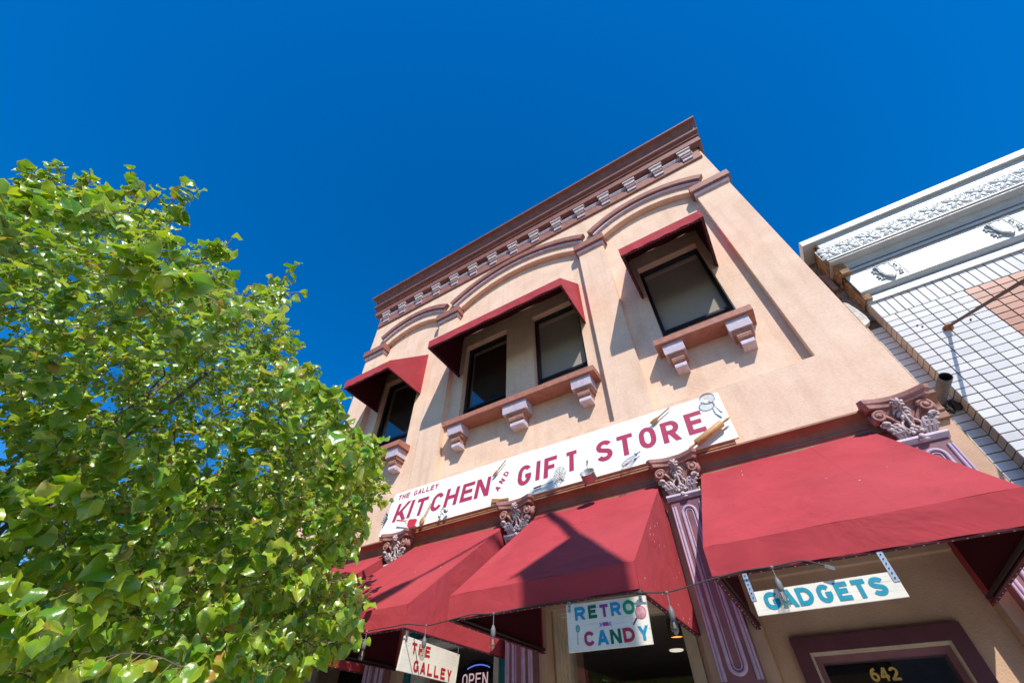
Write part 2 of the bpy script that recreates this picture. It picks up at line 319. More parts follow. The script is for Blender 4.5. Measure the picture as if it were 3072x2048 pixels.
# ================================================================== STUCCO SHOP BUILDING
XL, XR = -6.05, 1.445; ZTOP = 9.55; YR = 0.10           # recessed bay wall
PIL = [(-6.05, -5.54), (-4.03, -3.59), (-1.01, -0.575), (0.975, 1.445)]
PAN = [(PIL[i][1], PIL[i + 1][0]) for i in range(3)]
ARC = [(7.80, 8.10, 1.37), (7.86, 8.24, 2.35), (7.80, 8.10, 1.37)]  # springing, crown, radius
WIN = [(0, -5.27, -4.38), (1, -3.35, -2.51), (1, -2.03, -1.225), (2, -0.22, 0.635)]
WZ0, WZ1 = 5.05, 6.76; YG = 0.225
shop = thing('shop_building', 'tall peach stucco shop building with arched bays, plum trim and bracketed cornice', 'building', (-2.3, 0, 0))
def arcz(i, x):
    a = PAN[i]; mid = (a[0] + a[1]) / 2; R = ARC[i][2]
    return ARC[i][1] - R + math.sqrt(max(0, R * R - (x - mid) ** 2))
w = MB()
w.sheet([(XL, 0, 3.40), (XR, 0, 3.40), (XR, 0, 4.27), (XL, 0, 4.27)])
for a, b in PIL: w.sheet([(a, 0, 4.27), (b, 0, 4.27), (b, 0, ZTOP), (a, 0, ZTOP)])
for i, (a, b) in enumerate(PAN):
    xs = [a + (b - a) * k / 28 for k in range(29)]
    for k in range(28):
        p, q = xs[k], xs[k + 1]; zp, zq = arcz(i, p), arcz(i, q)
        w.add([(p, 0, zp), (q, 0, zq), (q, 0, ZTOP), (p, 0, ZTOP)], [(0, 1, 2, 3)])
        w.add([(p, 0, zp), (p, YR, zp), (q, YR, zq), (q, 0, zq)], [(0, 1, 2, 3)], 0, True)
    w.sheet([(a, 0, 4.27), (a, YR, 4.27), (a, YR, arcz(i, a)), (a, 0, arcz(i, a))]); w.sheet([(b, 0, 4.27), (b, 0, arcz(i, b)), (b, YR, arcz(i, b)), (b, YR, 4.27)])
    w.sheet([(a, 0, 4.27), (b, 0, 4.27), (b, YR, 4.31), (a, YR, 4.31)])
    # bay wall with window openings
    ws = [(u, v) for (j, u, v) in WIN if j == i]; cuts = sorted([a, b] + [c for q in ws for c in q])
    for c0, c1 in zip(cuts[:-1], cuts[1:]):
        inside = any(abs(c0 - u) < 1e-6 for u, v in ws)
        top = max(arcz(i, a), ARC[i][1]) + 0.05
        if inside:
            w.sheet([(c0, YR, 4.30), (c1, YR, 4.30), (c1, YR, WZ0), (c0, YR, WZ0)]); w.sheet([(c0, YR, WZ1), (c1, YR, WZ1), (c1, YR, top), (c0, YR, top)])
            w.sheet([(c0, YR, WZ0), (c0, YG + .12, WZ0), (c0, YG + .12, WZ1), (c0, YR, WZ1)]); w.sheet([(c1, YR, WZ0), (c1, YR, WZ1), (c1, YG + .12, WZ1), (c1, YG + .12, WZ0)])
            w.sheet([(c0, YR, WZ1), (c0, YG + .12, WZ1), (c1, YG + .12, WZ1), (c1, YR, WZ1)]); w.sheet([(c0, YR, WZ0), (c1, YR, WZ0), (c1, YG + .12, WZ0), (c0, YG + .12, WZ0)])
        else: w.sheet([(c0, YR, 4.30), (c1, YR, 4.30), (c1, YR, top), (c0, YR, top)])
# ends, back and parapet top
w.box(XL + .001, XR - .001, 0.75, 14, 3.4, 9.3); w.sheet([(XR, 0, 0), (XR, 0.75, 0), (XR, 0.75, ZTOP), (XR, 0, ZTOP)]); w.sheet([(XL, 0, 0), (XL, 0, ZTOP), (XL, 0.75, ZTOP), (XL, 0.75, 0)])
w.sheet([(XL, 0, ZTOP), (XR, 0, ZTOP), (XR, 0.75, ZTOP), (XL, 0.75, ZTOP)])
w.build('wall', STUCCO, shop)
# windows
for j, (i, a, b) in enumerate(WIN):
    f = MB(); t = 0.045; y0, y1 = YG - .03, YG + .05
    f.box(a + .003, a + t, y0, y1, WZ0 + .003, WZ1 - .003); f.box(b - t, b - .003, y0, y1, WZ0 + .003, WZ1 - .003)
    f.box(a + t, b - t, y0, y1, WZ1 - t, WZ1 - .003); f.box(a + t, b - t, y0, y1, WZ0 + .003, WZ0 + t)
    zr = WZ0 + 0.395; f.box(a + t, b - t, YG - .012, YG + .04, zr, zr + .035)
    fo = f.build('window', BLACKM, shop)
    p = MB(); p.sheet([(a + t, YG + .012, zr + .035), (b - t, YG + .012, zr + .035), (b - t, YG + .012, WZ1 - t), (a + t, YG + .012, WZ1 - t)]); p.sheet([(a + t, YG + .024, WZ0 + t), (b - t, YG + .024, WZ0 + t), (b - t, YG + .024, zr), (a + t, YG + .024, zr)]); p.build('pane', GLASSU, fo)
    s = MB(); s.box(a + .004, b - .004, YG + .030, YG + .034, WZ0 + .004, WZ1 - .004)
    s.build('blind' if j > 1 else 'screen', BLINDM if j > 1 else SCREENM, fo)
# sills with corbels
def corbel(cx, wd, xf=None):
    m = MB(); h = wd / 2
    m.prof([(-.10, 4.962), (.105, 4.962), (.105, 4.945), (.092, 4.83), (-.10, 4.83)], cx - h, cx + h, 0)
    m.prof([(-.10, 4.828), (.072, 4.828), (.066, 4.800), (.05, 4.785), (-.10, 4.785)], cx - h * .78, cx + h * .84, 1)
    m.prof([(-.10, 4.783), (.052, 4.783), (.056, 4.765), (.046, 4.735), (.02, 4.715), (-.10, 4.715)], cx - h * .60, cx + h * .62, 1, smooth=False)
    m.prof([(-.10, 4.713), (.020, 4.713), (.034, 4.68), (.034, 4.655), (.028, 4.645), (-.10, 4.645)], cx - h * .55, cx + h * .58, 0)
    return m
for (a, b, cs) in [(-5.36, -4.26, [(-5.15, .23), (-4.42, .23)]), (-3.43, -1.09, [(-3.24, .24), (-2.255, .36), (-1.295, .26)]), (-0.33, 0.735, [(-.145, .23), (.55, .235)])]:
    m = MB(); m.prof([(-YR - .1, 5.075), (.135, 5.058), (.14, 5.05), (.14, 4.972), (.13, 4.964), (-YR - .1, 4.964)], a, b)
    so_ = m.build('window_sill', SILL_M, shop)
    for cx, wd in cs: corbel(cx, wd).build('sill_corbel', [LAV, mat('corbel_rust', (0.42, 0.21, 0.155), 0.6, var=0.2, scale=18, bump=.15)], so_)
# pilaster caps
for a, b in PIL:
    a2, b2 = a - .045, b + .06
    if a == XL: a2 = a - .03
    if b == XR: b2 = b + .055
    m = MB(); m.prof([(-.09, 7.885), (.075, 7.885), (.088, 7.87), (.088, 7.735), (.075, 7.725), (-.09, 7.725)], a2, b2)
    c = m.build('pilaster_cap', BROWN, shop)
    m = MB(); m.prof([(-.09, 7.723), (.048, 7.723), (.052, 7.69), (.036, 7.665), (-.09, 7.665)], a2 + .03, b2 - .035); m.build('cap_bead', LAV, c)
# arch mouldings
CEN = [(-5.795 + .1, -3.81 - .035), (-3.81 + .03, -0.79 - .035), (-0.79 + .03, 1.21)]
for i, (xa, xb) in enumerate(CEN):
    mid = (PAN[i][0] + PAN[i][1]) / 2; R0 = ARC[i][2]; zc = ARC[i][1] - R0
    def band(r0, r1, p, mi, m, edge=.012):
        n = 40; prof = [(r0, 0.0), (r0, p - edge), (r0 + edge, p), (r1 - edge, p), (r1, p - edge), (r1, 0.0)]; rows = []
        for k in range(n + 1):
            row = []
            for r, q in prof:
                th0 = math.asin(max(-1, min(1, (xa - mid) / (R0 + .33)))); th1 = math.asin(max(-1, min(1, (xb - mid) / (R0 + .33))))
                th = th0 + (th1 - th0) * k / n; row.append((mid + r * math.sin(th), -q, zc + r * math.cos(th)))
            rows.append(row)
        K = len(prof); vs = [p_ for r_ in rows for p_ in r_]
        m.add(vs, [(k * K + j, (k + 1) * K + j, (k + 1) * K + j + 1, k * K + j + 1) for k in range(n) for j in range(K - 1)], mi)
        m.add(rows[0], [tuple(reversed(range(K)))], mi); m.add(rows[-1], [tuple(range(K))], mi)
    m = MB(); band(R0 + .205, R0 + .33, .085, 0, m); am = m.build('arch_moulding', BROWN, shop)
    m = MB(); band(R0 + .150, R0 + .203, .050, 0, m); m.build('arch_bead', LAV, am)
# frieze, cornice, brackets
m = MB(); m.prof([(-.02, 9.03), (.036, 9.03), (.036, 8.715), (.028, 8.705), (-.02, 8.705)], XL + .035, XR - .035); m.build('frieze', BROWN, shop)
m = MB(); m.prof([(.0, 8.985), (.062, 8.985), (.066, 8.975), (.055, 8.95), (.045, 8.945), (.045, 8.925), (.0, 8.925)], XL + .05, XR - .12); m.build('frieze_bead', LAV, shop)
cp = [(-.35, 9.70), (.30, 9.68), (.306, 9.675), (.306, 9.635), (.29, 9.628)]
for k in range(9):      # big cove
    t = k / 8; a = t * math.pi / 2; cp.append((.285 - .115 * math.sin(a), 9.622 - .21 * (1 - math.cos(a)) ))
cp += [(.170, 9.41)]
for k in range(1, 8): a = math.pi * k / 8; cp.append((.178 + .036 * math.sin(a), 9.365 + .045 * math.cos(a)))
cp += [(.172, 9.318), (.150, 9.30), (.150, 9.262), (.158, 9.258), (.158, 9.243), (.132, 9.238), (.132, 9.075), (.118, 9.068), (.036, 9.045), (-.35, 9.045)]
m = MB()
def miter(pr):   # profile swept along the front and mitred round both ends of the wall
    k = len(pr); rows = []
    rows.append([(XL - max(p, 0) * .60, 0.74, z) for p, z in pr]); rows.append([(XL - max(p, 0) * .60, -p, z) for p, z in pr])
    rows.append([(XR + max(p, 0) * .60, -p, z) for p, z in pr]); rows.append([(XR + max(p, 0) * .60, 0.74, z) for p, z in pr])
    vs = [v for r in rows for v in r]
    m.add(vs, [(r * k + i, r * k + i + 1, (r + 1) * k + i + 1, (r + 1) * k + i) for r in range(3) for i in range(k - 1)])
miter(cp[1:-1]); m.sheet([(XL - .18, -.30, 9.682), (XR + .18, -.30, 9.682), (XR + .18, .74, 9.682), (XL - .18, .74, 9.682)])
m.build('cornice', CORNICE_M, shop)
m = MB(); cx = 0
m.prof([(.034, 9.045), (.128, 9.045), (.128, 9.012), (.118, 9.005), (.034, 9.005)], -.112, .112, 0)
m.prof([(.034, 9.004), (.112, 9.004), (.106, 8.985), (.100, 8.935), (.085, 8.925), (.034, 8.925)], -.094, .094, 1)
m.prof([(.034, 8.924), (.074, 8.924), (.084, 8.905), (.078, 8.88), (.05, 8.862), (.034, 8.862)], -.078, .078, 2, smooth=False)
m.prof([(.034, 8.861), (.046, 8.861), (.062, 8.825), (.062, 8.785), (.055, 8.778), (.034, 8.778)], -.078, .078, 0)
b0 = m.build('cornice_bracket', [LAV, mat('pale_bracket', (0.58, 0.48, 0.40), 0.6, var=.12, scale=16, bump=.15), mat('rose_bracket', (0.45, 0.33, 0.34), 0.6, var=.12, scale=16, bump=.15)], None)
b0.parent = shop; b0.location = (-5.775 + 2.3, 0, 0)
for k in range(1, 15):
    c = b0.copy(); COL.objects.link(c); c.location.x = b0.location.x + 0.4985 * k
# storefront moulding above the awnings
m = MB(); sp = [(-.02, 3.575), (.125, 3.568), (.13, 3.56), (.13, 3.548)]
for k in range(9): a = k / 8 * math.pi / 2; sp.append((.125 - .085 * math.sin(a), 3.548 - .075 * (1 - math.cos(a))))
sp += [(.040, 3.468), (.048, 3.462), (.048, 3.448), (.036, 3.442), (.036, 3.39), (-.02, 3.39)]
m.prof(sp, XL, XR, 0); m.build('shopfront_moulding', mat('moulding_paint', (0.30, 0.150, 0.095), 0.6, var=.2, scale=7, bump=.1, bscale=60, col2=(.21, .10, .065), bevel=.005), shop)
# piers, lower shopfront wall
COLX = [1.18, -0.515, -2.20, -3.88, -5.60]
YB = 0.12
m = MB()
for x in COLX:
    x0, x1 = x - .205, x + .215
    if x > 1: x1 = XR
    if x < -5.5: x0 = XL
    m.box(x0, x1, 0.0, 0.74, 0.0, 3.399)
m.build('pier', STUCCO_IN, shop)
BAY = [(COLX[k + 1] + .215, COLX[k] - .205) for k in range(4)]     # right to left
m = MB()
def holed(m, a, b, z0, z1, h, y0, y1):
    ha, hb, hz0, hz1 = h
    m.box(a, ha, y0, y1, z0, z1); m.box(hb, b, y0, y1, z0, z1); m.box(ha, hb, y0, y1, hz1, z1)
    if hz0 > z0: m.box(ha, hb, y0, y1, z0, hz0)
holed(m, BAY[0][0], BAY[0][1], 0, 3.398, (-.165, .762, 0, 2.222), YB, .30)
holed(m, BAY[1][0], BAY[1][1], 0, 3.398, (-1.96, -.775, .55, 2.60), YB, .30)
holed(m, BAY[2][0], BAY[2][1], 0, 3.398, (-3.66, -2.46, .55, 2.62), YB, .30)
holed(m, BAY[3][0], BAY[3][1], 0, 3.398, (-5.34, -4.14, .55, 2.62), YB, .30)
for a, b in BAY: m.prof([(-YB - .01, 2.665), (-YB + .028, 2.665), (-YB + .034, 2.655), (-YB + .03, 2.60), (-YB - .01, 2.595)], a + .001, b - .001)
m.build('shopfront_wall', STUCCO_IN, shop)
# dim shop room behind the glass
m = MB(); a, b = XL + .1, XR - .1
m.sheet([(a, 5, 0.01), (b, 5, 0.01), (b, 5, 2.66), (a, 5, 2.66)], 0); m.sheet([(a, .31, .01), (b, .31, .01), (b, 5, .01), (a, 5, .01)], 0)
m.sheet([(a, .31, 2.66), (a, 5, 2.66), (b, 5, 2.66), (b, .31, 2.66)], 1); m.sheet([(a, .31, 0), (a, 5, 0), (a, 5, 2.66), (a, .31, 2.66)], 0); m.sheet([(b, .31, 0), (b, .31, 2.66), (b, 5, 2.66), (b, 5, 0)], 0)
m.build('shop_room', [ROOM, ROOMC], shop)
# shop windows: stepped frames
def stepframe(name, h, mats, steps, pane_y, parent=shop):
    a, b, z0, z1 = h; m = MB(); d = 0
    for (wd, y, mi) in steps:
        aa, bb, zz0, zz1 = a + d, b - d, z0 + d, z1 - d
        m.box(aa, aa + wd, y, .30, zz0, zz1, mi); m.box(bb - wd, bb, y, .30, zz0, zz1, mi); m.box(aa + wd, bb - wd, y, .30, zz1 - wd, zz1, mi); m.box(aa + wd, bb - wd, y, .30, zz0, zz0 + wd, mi); d += wd
    o = m.build(name, mats, parent); p = MB(); p.sheet([(a + d, pane_y, z0 + d), (b - d, pane_y, z0 + d), (b - d, pane_y, z1 - d), (a + d, pane_y, z1 - d)]); p.build('pane', GLASS, o); return o
stepframe('shop_window', (-1.96, -.775, .55, 2.60), [CREAM], [(.034, .098, 0), (.022, .112, 0), (.024, .13, 0), (.022, .155, 0)], .22)
stepframe('shop_window', (-3.66, -2.46, .55, 2.62), [TEALP, OFFW], [(.055, .09, 0), (.028, .12, 0), (.055, .105, 1), (.03, .15, 1)], .22)
stepframe('shop_window', (-5.34, -4.14, .55, 2.62), [OFFW], [(.055, .10, 0), (.035, .14, 0)], .22)
# door frame with glazed transom and street number
m = MB(); a, b, z1 = -.165, .762, 2.222
m.box(a, a + .085, .085, .30, 0, z1, 0); m.box(b - .085, b, .085, .30, 0, z1, 0); m.box(a + .085, b - .085, .085, .30, z1 - .085, z1, 0)
a += .085; b -= .085; z1 -= .085
m.box(a, a + .014, .098, .30, 0, z1, 1); m.box(b - .014, b, .098, .30, 0, z1, 1); m.box(a + .014, b - .014, .098, .30, z1 - .014, z1, 1)
a += .014; b -= .014; z1 -= .014
m.box(a, a + .035, .15, .30, 0, z1, 2); m.box(b - .035, b, .15, .30, 0, z1, 2); m.box(a + .035, b - .035, .15, .30, z1 - .035, z1, 2)
a += .035; b -= .035; z1 -= .035
m.box(a, b, .15, .30, 1.83, 1.885, 2)
df = m.build('door_frame', [PLUMD, CREAM, PLUM], shop)
p = MB(); p.sheet([(a, .20, 1.885), (b, .20, 1.885), (b, .20, z1), (a, .20, z1)]); p.sheet([(a + .08, .22, .2), (b - .08, .22, .2), (b - .08, .22, 1.72), (a + .08, .22, 1.72)]); p.build('transom_pane', GLASS, df)
m = MB(); m.box(a + .002, a + .08, .205, .25, .01, 1.828, 0); m.box(b - .08, b - .002, .205, .25, .01, 1.828, 0); m.box(a + .08, b - .08, .205, .25, 1.72, 1.828, 0); m.box(a + .08, b - .08, .205, .25, .01, .2, 0); m.build('door', PLUM, df)
m = MB()
for k, ch in enumerate('642'): letter(m, ch, .197 + k * .053, .197 + k * .053 + .046, 1.983, 2.049, lambda u, v, e=0: (u, .196 - e, v), .20)
m.build('street_number', GOLD, df)
# ------------------------------------------------------------------ engaged columns
col = bpy.data.objects.new('tmp', None)
m = MB(); m.box(-.132, .132, -.115, -.003, 0.0, 3.215); m.box(-.16, .16, -.145, -.003, 0.0, 1.86); m.prof([(.003, 1.93), (.13, 1.93), (.15, 1.90), (.155, 1.862), (.003, 1.862)], -.155, .155)
c0 = m.build('shop_column', PLUM, None)
def cpart(mb, name, mt): o = mb.build(name, mt, None); o.parent = c0; return o
m = MB()      # raised hairpin moulding and side beads
pts = []
hw = .052
for k in range(13): a = math.pi * k / 12; pts.append((-hw * math.cos(a), -.118, 3.095 + hw * math.sin(a)))
for k in range(13): a = math.pi * k / 12; pts.append((hw * math.cos(a), -.118, 2.085 - hw * math.sin(a)))
pts.append(pts[0]); pts.append(pts[1]); m.tube(pts, .0135, 8, caps=False)
m.tube([(-hw * .55 * math.cos(math.pi * k / 12), -.115, 3.095 + hw * .55 * math.sin(math.pi * k / 12)) for k in range(13)] + [(hw * .55 * math.cos(math.pi * k / 12), -.115, 2.085 - hw * .55 * math.sin(math.pi * k / 12)) for k in range(13)] + [(-hw * .55, -.115, 3.095)], .006, 6, caps=False)
for sx in (-1, 1):
    for off, r in ((.103, .012), (.124, .009)): m.tube([(sx * off, -.116, 2.0), (sx * off, -.116, 3.165)], r, 8)
cpart(m, 'flute_moulding', mat('lilac_bead', (0.46, 0.35, 0.46), .5, var=.1, scale=16, bevel=.003))
m = MB(); m.prof([(.003, 3.262), (.135, 3.262), (.148, 3.252), (.150, 3.238), (.140, 3.228), (.130, 3.224), (.128, 3.212), (.003, 3.212)], -.148, .148); m.ball((0, -.15, 3.243), (.022, .02, .022)); m.ball((0, -.142, 3.222), (.034, .016, .012)); cpart(m, 'astragal', LAV)
m = MB()      # bell: flares upward
n = 10; vs = []
for k in range(n + 1):
    t = k / n; z = 3.262 + .26 * t; e = .118 + .055 * t ** 2.2; d = .105 + .045 * t ** 2.2
    vs += [(-e, -.003, z), (-e, -d * .9, z), (-e * .82, -d, z), (e * .82, -d, z), (e, -d * .9, z), (e, -.003, z)]
m.add(vs, [(k * 6 + j, k * 6 + j + 1, (k + 1) * 6 + j + 1, (k + 1) * 6 + j) for k in range(n) for j in range(5)], 0, True); cpart(m, 'bell', CAPM)
m = MB()      # abacus with hollow sides and cut corners
def abac(e, d, z):
    r = [(-e, -.003, z), (-e * .93, -d * .55, z), (-e * 1.0, -d, z), (-e * .86, -d * 1.12, z)]
    for k in range(1, 12): t = k / 12; x = -e * .86 + 2 * e * .86 * t; r.append((x, -d * 1.12 + .055 * math.sin(math.pi * t), z))
    return r + [(e * .86, -d * 1.12, z), (e, -d, z), (e * .93, -d * .55, z), (e, -.003, z)]
prs = [(.205, .185, 3.517), (.212, .192, 3.545), (.225, .205, 3.555), (.23, .21, 3.585), (.222, .202, 3.592)]
rows = [abac(*q) for q in prs]; K = len(rows[0])
m.add([p for r in rows for p in r], [(i * K + j, i * K + j + 1, (i + 1) * K + j + 1, (i + 1) * K + j) for i in range(len(rows) - 1) for j in range(K - 1)])
m.add(rows[0], [tuple(reversed(range(K)))]); m.add(rows[-1], [tuple(range(K))]); cpart(m, 'abacus', CAPM)
for sx in (-1, 1):
    m = MB()  # volute: stalk and spiral, with button
    path = []; rr = []
    for k in range(7): t = k / 6; path.append((sx * (.045 + .075 * t), -.118 - .035 * t, 3.36 + .105 * t ** .7)); rr.append(.014)
    cxv, czv = .142, 3.452
    for k in range(30):
        a = math.radians(150 - 21 * k); r = .046 * (1 - .78 * k / 29); path.append((sx * (cxv + r * math.cos(a)), -.165 - .012 * k / 29, czv + r * math.sin(a))); rr.append(.0125 * (1 - .4 * k / 29))
    m.tube(path, rr, 8); m.ball((sx * cxv, -.178, czv), (.016, .014, .016)); m.ball((sx * .178, -.125, 3.45), (.028, .04, .044)); m.ball((sx * .185, -.10, 3.49), (.02, .03, .02)); cpart(m, 'volute', CAPM)
    m = MB()  # acanthus leaf at the corner: fan of ribs curling outward
    for j, (dx, tip) in enumerate([(-.045, .0), (-.02, .02), (.008, .045), (.03, .03)]):
        pth = []; rr = []
        for k in range(9):
            t = k / 8; pth.append((sx * (.085 + dx * .8 * (1 - .2 * t) + (.03 + tip) * t ** 1.6), -.108 - .05 * t ** 1.5 - (.018 * math.sin(math.pi * t)), 3.265 + .125 * t - .02 * t ** 6)); rr.append(.0105 + .004 * math.sin(math.pi * t))
        m.tube(pth, rr, 7)
        for k in (3, 5, 7): p = pth[k]; m.ball((p[0] + sx * .012, p[1] - .006, p[2]), (.013, .010, .010), 8, 5)
    m.ball((sx * .142, -.172, 3.385), (.026, .02, .016)); m.ball((sx * .125, -.176, 3.378), (.014, .014, .012)); m.ball((sx * .165, -.160, 3.378), (.016, .014, .012)); cpart(m, 'acanthus_leaf', LAVW)
    m = MB()  # half of the lyre scroll in the middle
    pth = []; rr = []
    for k in range(26):
        a = math.radians(-60 + 9.6 * k); r = .052 - .0004 * k; pth.append((sx * (.008 + .045 * math.sin(math.radians(7.2 * k)) ** .9 if k < 25 else sx * .008), -.128 - .02 * math.sin(math.pi * k / 25), 3.285 + .0048 * k + .0)); rr.append(.0075)
    m.tube(pth, rr, 7)
    for k2, (lx, lz) in enumerate([(.03, 3.415), (.04, 3.445), (.052, 3.475)]):
        q = [(sx * .004, -.135, lz - .03)] + [(sx * (.006 + (lx - .006) * t), -.140 - .012 * math.sin(math.pi * t), lz - .01 + .02 * math.sin(math.pi * t) - .012 * t) for t in (.2, .4, .6, .8, 1)]
        m.tube(q, [.006, .010, .013, .013, .011, .008], 7)
    m.ball((sx * .028, -.140, 3.285), .013, 8, 5); m.tube([(sx * (.028 + .02 * math.cos(math.radians(40 * k)) * (1 - k / 10)), -.142, 3.285 + .02 * math.sin(math.radians(40 * k)) * (1 - k / 10)) for k in range(9)], .005, 6); cpart(m, 'scroll', LAVW)
m = MB(); m.tube([(0, -.135, 3.30), (0, -.148, 3.40), (0, -.160, 3.49)], [.006, .010, .009], 8)
for k in range(3):
    for j in range(5 + k): a = 2 * math.pi * j / (5 + k) + k; r = (.012, .024, .034)[k]; m.ball((r * math.cos(a), -.205 + .010 * k, 3.515 + r * math.sin(a)), .0115, 7, 5)
m.ball((0, -.212, 3.515), .012)
for (x, z, r) in ((0, 3.335, .017), (-.018, 3.315, .014), (.018, 3.318, .014), (0, 3.30, .012), (.0, 3.36, .013)): m.ball((x, -.138, z), r, 9, 6)
cpart(m, 'rosette', LAVW)
c0.parent = shop; c0.location = (COLX[0] + 2.3, 0, 0)
for x in COLX[1:]:
    c = copy_tree(c0, top=False, parent=shop); c.location = (x + 2.3, 0, 0)
# ================================================================== WHITE TILED BUILDING (right)
PX = 1.555; YP = -0.10; XE = 7.0
tb = thing('tiled_building', 'low white glazed tile building with moulded cornice right of the stucco shop', 'building', (PX, 0, 0))
def Yz(z, y): return 1.6 + (z - 1.6) * (3.8 + y) / 3.68       # heights were taken on the plane y=-0.12
m = MB(); m.box(PX + .004, XE, YP + .008, 10, -.1, 4.54); m.box(XR + .002, PX + .003, .028, 6, -.1, 4.50); m.build('tile_joints', MORTAR, tb)
m = MB(); m2 = MB(); m3 = MB(); m4 = MB(); J = .0038; RH = .0632; CW = .0955
def tile(mb, x0, x1, z0, z1, y, d=.012):
    t = random.uniform(-.0012, .0012); mb.box(x0 + J, x1 - J, y + t, y + d + .02, z0 + J, z1 - J)
z_s0, z_s1 = Yz(4.343, YP), Yz(4.537, YP)
x = PX; k = 0
while x < 4.6: tile(m, x, x + .0588, z_s0, z_s1, YP); x += .0588
z = z_s0; r = 0
while z > 1.2:
    z2 = z - RH; x = PX; c = 0
    while x < 4.6:
        wd = CW
        if r % 2 == 1 and c == 0 and False: wd = CW / 2
        org = x > PX + .0955 * 6 - .01 and z > 3.0
        tile(m2 if org else m, x, x + wd, z2, z, YP); x += wd; c += 1
    tile(m4, XR + .008, PX + .002, z2, z, .02, .003) if z < 4.45 else None
    m3.box(PX, PX + .012, YP + .006, .018, z2 + J, z - J)
    z = z2; r += 1
m3.box(PX, PX + .012, YP + .006, .018, z_s0 + J, z_s1 - J)
m.build('tile_wall', TILEW, tb); m2.build('orange_tile_panel', TILEO, tb); m3.build('corner_tiles', TILER, tb); m4.build('tile_strip', TILEW, tb)
# mouldings over the tiles (bottom to top)
def bandm(name, pr, x0, x1=XE, mt=GLAZE, parent=tb): mm = MB(); mm.prof(pr, x0, x1); return mm.build(name, mt, parent)
def q(p, z): return (p, Yz(z, -p))
bandm('slab_course', [(-.3, Yz(4.62, -.115)), q(.115, 4.618), q(.115, 4.545), (-.3, Yz(4.545, -.115))], PX)
bandm('panel_course', [(-.3, Yz(4.958, -.155)), q(.155, 4.955), q(.155, 4.695), q(.150, 4.689), q(.120, 4.640), q(.123, 4.634), q(.123, 4.626), q(.112, 4.622), (-.3, Yz(4.622, -.112))], PX)
bandm('fillet_course', [(-.3, Yz(5.062, -.175)), q(.180, 5.060), q(.180, 5.034), q(.170, 5.026), q(.170, 5.012), q(.176, 5.008), q(.176, 4.982), q(.160, 4.972), q(.160, 4.962), (-.3, Yz(4.962, -.16))], PX - .004)
cv = [(-.3, Yz(5.205, -.26))] + [q(.262, 5.203), q(.255, 5.196)]
for k in range(9): a = k / 8 * math.pi / 2; cv.append(q(.250 - .062 * math.sin(a), 5.193 - .120 * (1 - math.cos(a))))
cv += [q(.186, 5.066), (-.3, Yz(5.066, -.186))]
bandm('cove_course', cv, PX - .02)
bandm('flower_course', [(-.3, Yz(5.447, -.27)), q(.272, 5.447), q(.272, 5.245), q(.268, 5.238), q(.268, 5.226), q(.276, 5.222), q(.276, 5.210), (-.3, Yz(5.210, -.276))], PX - .055)
bandm('parapet', [(-.3, Yz(5.57, -.245)), q(.245, 5.57), q(.245, 5.449), (-.3, Yz(5.449, -.245))], PX - .01)
bandm('coping', [(-.5, Yz(5.672, -.275)), q(.275, 5.668), q(.282, 5.660), q(.282, 5.592), q(.274, 5.583), (-.3, Yz(5.583, -.275))], XR - .02)
GRIME = mat('grimy_joint', (.16, .14, .115), .95, var=.5, scale=40, col2=(.05, .045, .04))
for p_, za, zb_, x_ in ((.2765, 5.2235, 5.2175, PX - .054), (.1725, 5.024, 5.014, PX - .003), (.1625, 4.970, 4.963, PX - .003), (.1245, 4.633, 4.6285, PX + .001), (.1165, 4.549, 4.543, PX + .001), (.2735, 5.2375, 5.233, PX - .054), (.246, 5.456, 5.450, PX - .009)):
    mm = MB(); mm.prof([q(p_ - .01, za), q(p_, za), q(p_, zb_), q(p_ - .01, zb_)], x_, XE); mm.build('grime_joint', GRIME, tb)
# carved panels
FY = -.272
m = MB(); pw, ph = .166 * (3.8 + FY) / 3.68, .158 * (3.8 + FY) / 3.68
fr = .004
for (a, b, c, d) in ((-pw / 2, pw / 2, -ph / 2, -ph / 2 + fr), (-pw / 2, pw / 2, ph / 2 - fr, ph / 2), (-pw / 2, -pw / 2 + fr, -ph / 2 + fr, ph / 2 - fr), (pw / 2 - fr, pw / 2, -ph / 2 + fr, ph / 2 - fr)): m.box(a, b, -.005, .004, c, d)
for k in range(8):
    a = math.pi / 4 * k + math.pi / 4; big = k % 2 == 0
    L_, wd = (.056, .021) if big else (.040, .017)
    R_ = Matrix.Rotation(-a, 4, 'Y'); cxp = .014 + L_ * .72
    m.ball((cxp * 1.0, -.002, 0), (L_ * .82, .0085 if big else .0065, wd), 12, 8, 0, R_)
    if big: m.tube([(cxp - L_ * .6, -.009, 0), (cxp, -.0112, 0), (cxp + L_ * .6, -.007, 0)], .0026, 6, 0, R_)
m.ball((0, -.008, 0), (.012, .007, .012))
f0 = m.build('flower_relief', GLAZE, None); f0.parent = tb
pitch = .1805 * (3.8 + FY) / 3.68; fx0 = (1.615) * (3.8 + FY) / 3.68; fz = Yz(5.345, FY)
f0.location = (fx0 - PX, FY, fz)
for k in range(1, 14):
    c = f0.copy(); COL.objects.link(c); c.location = (fx0 + pitch * k - PX, FY, fz)
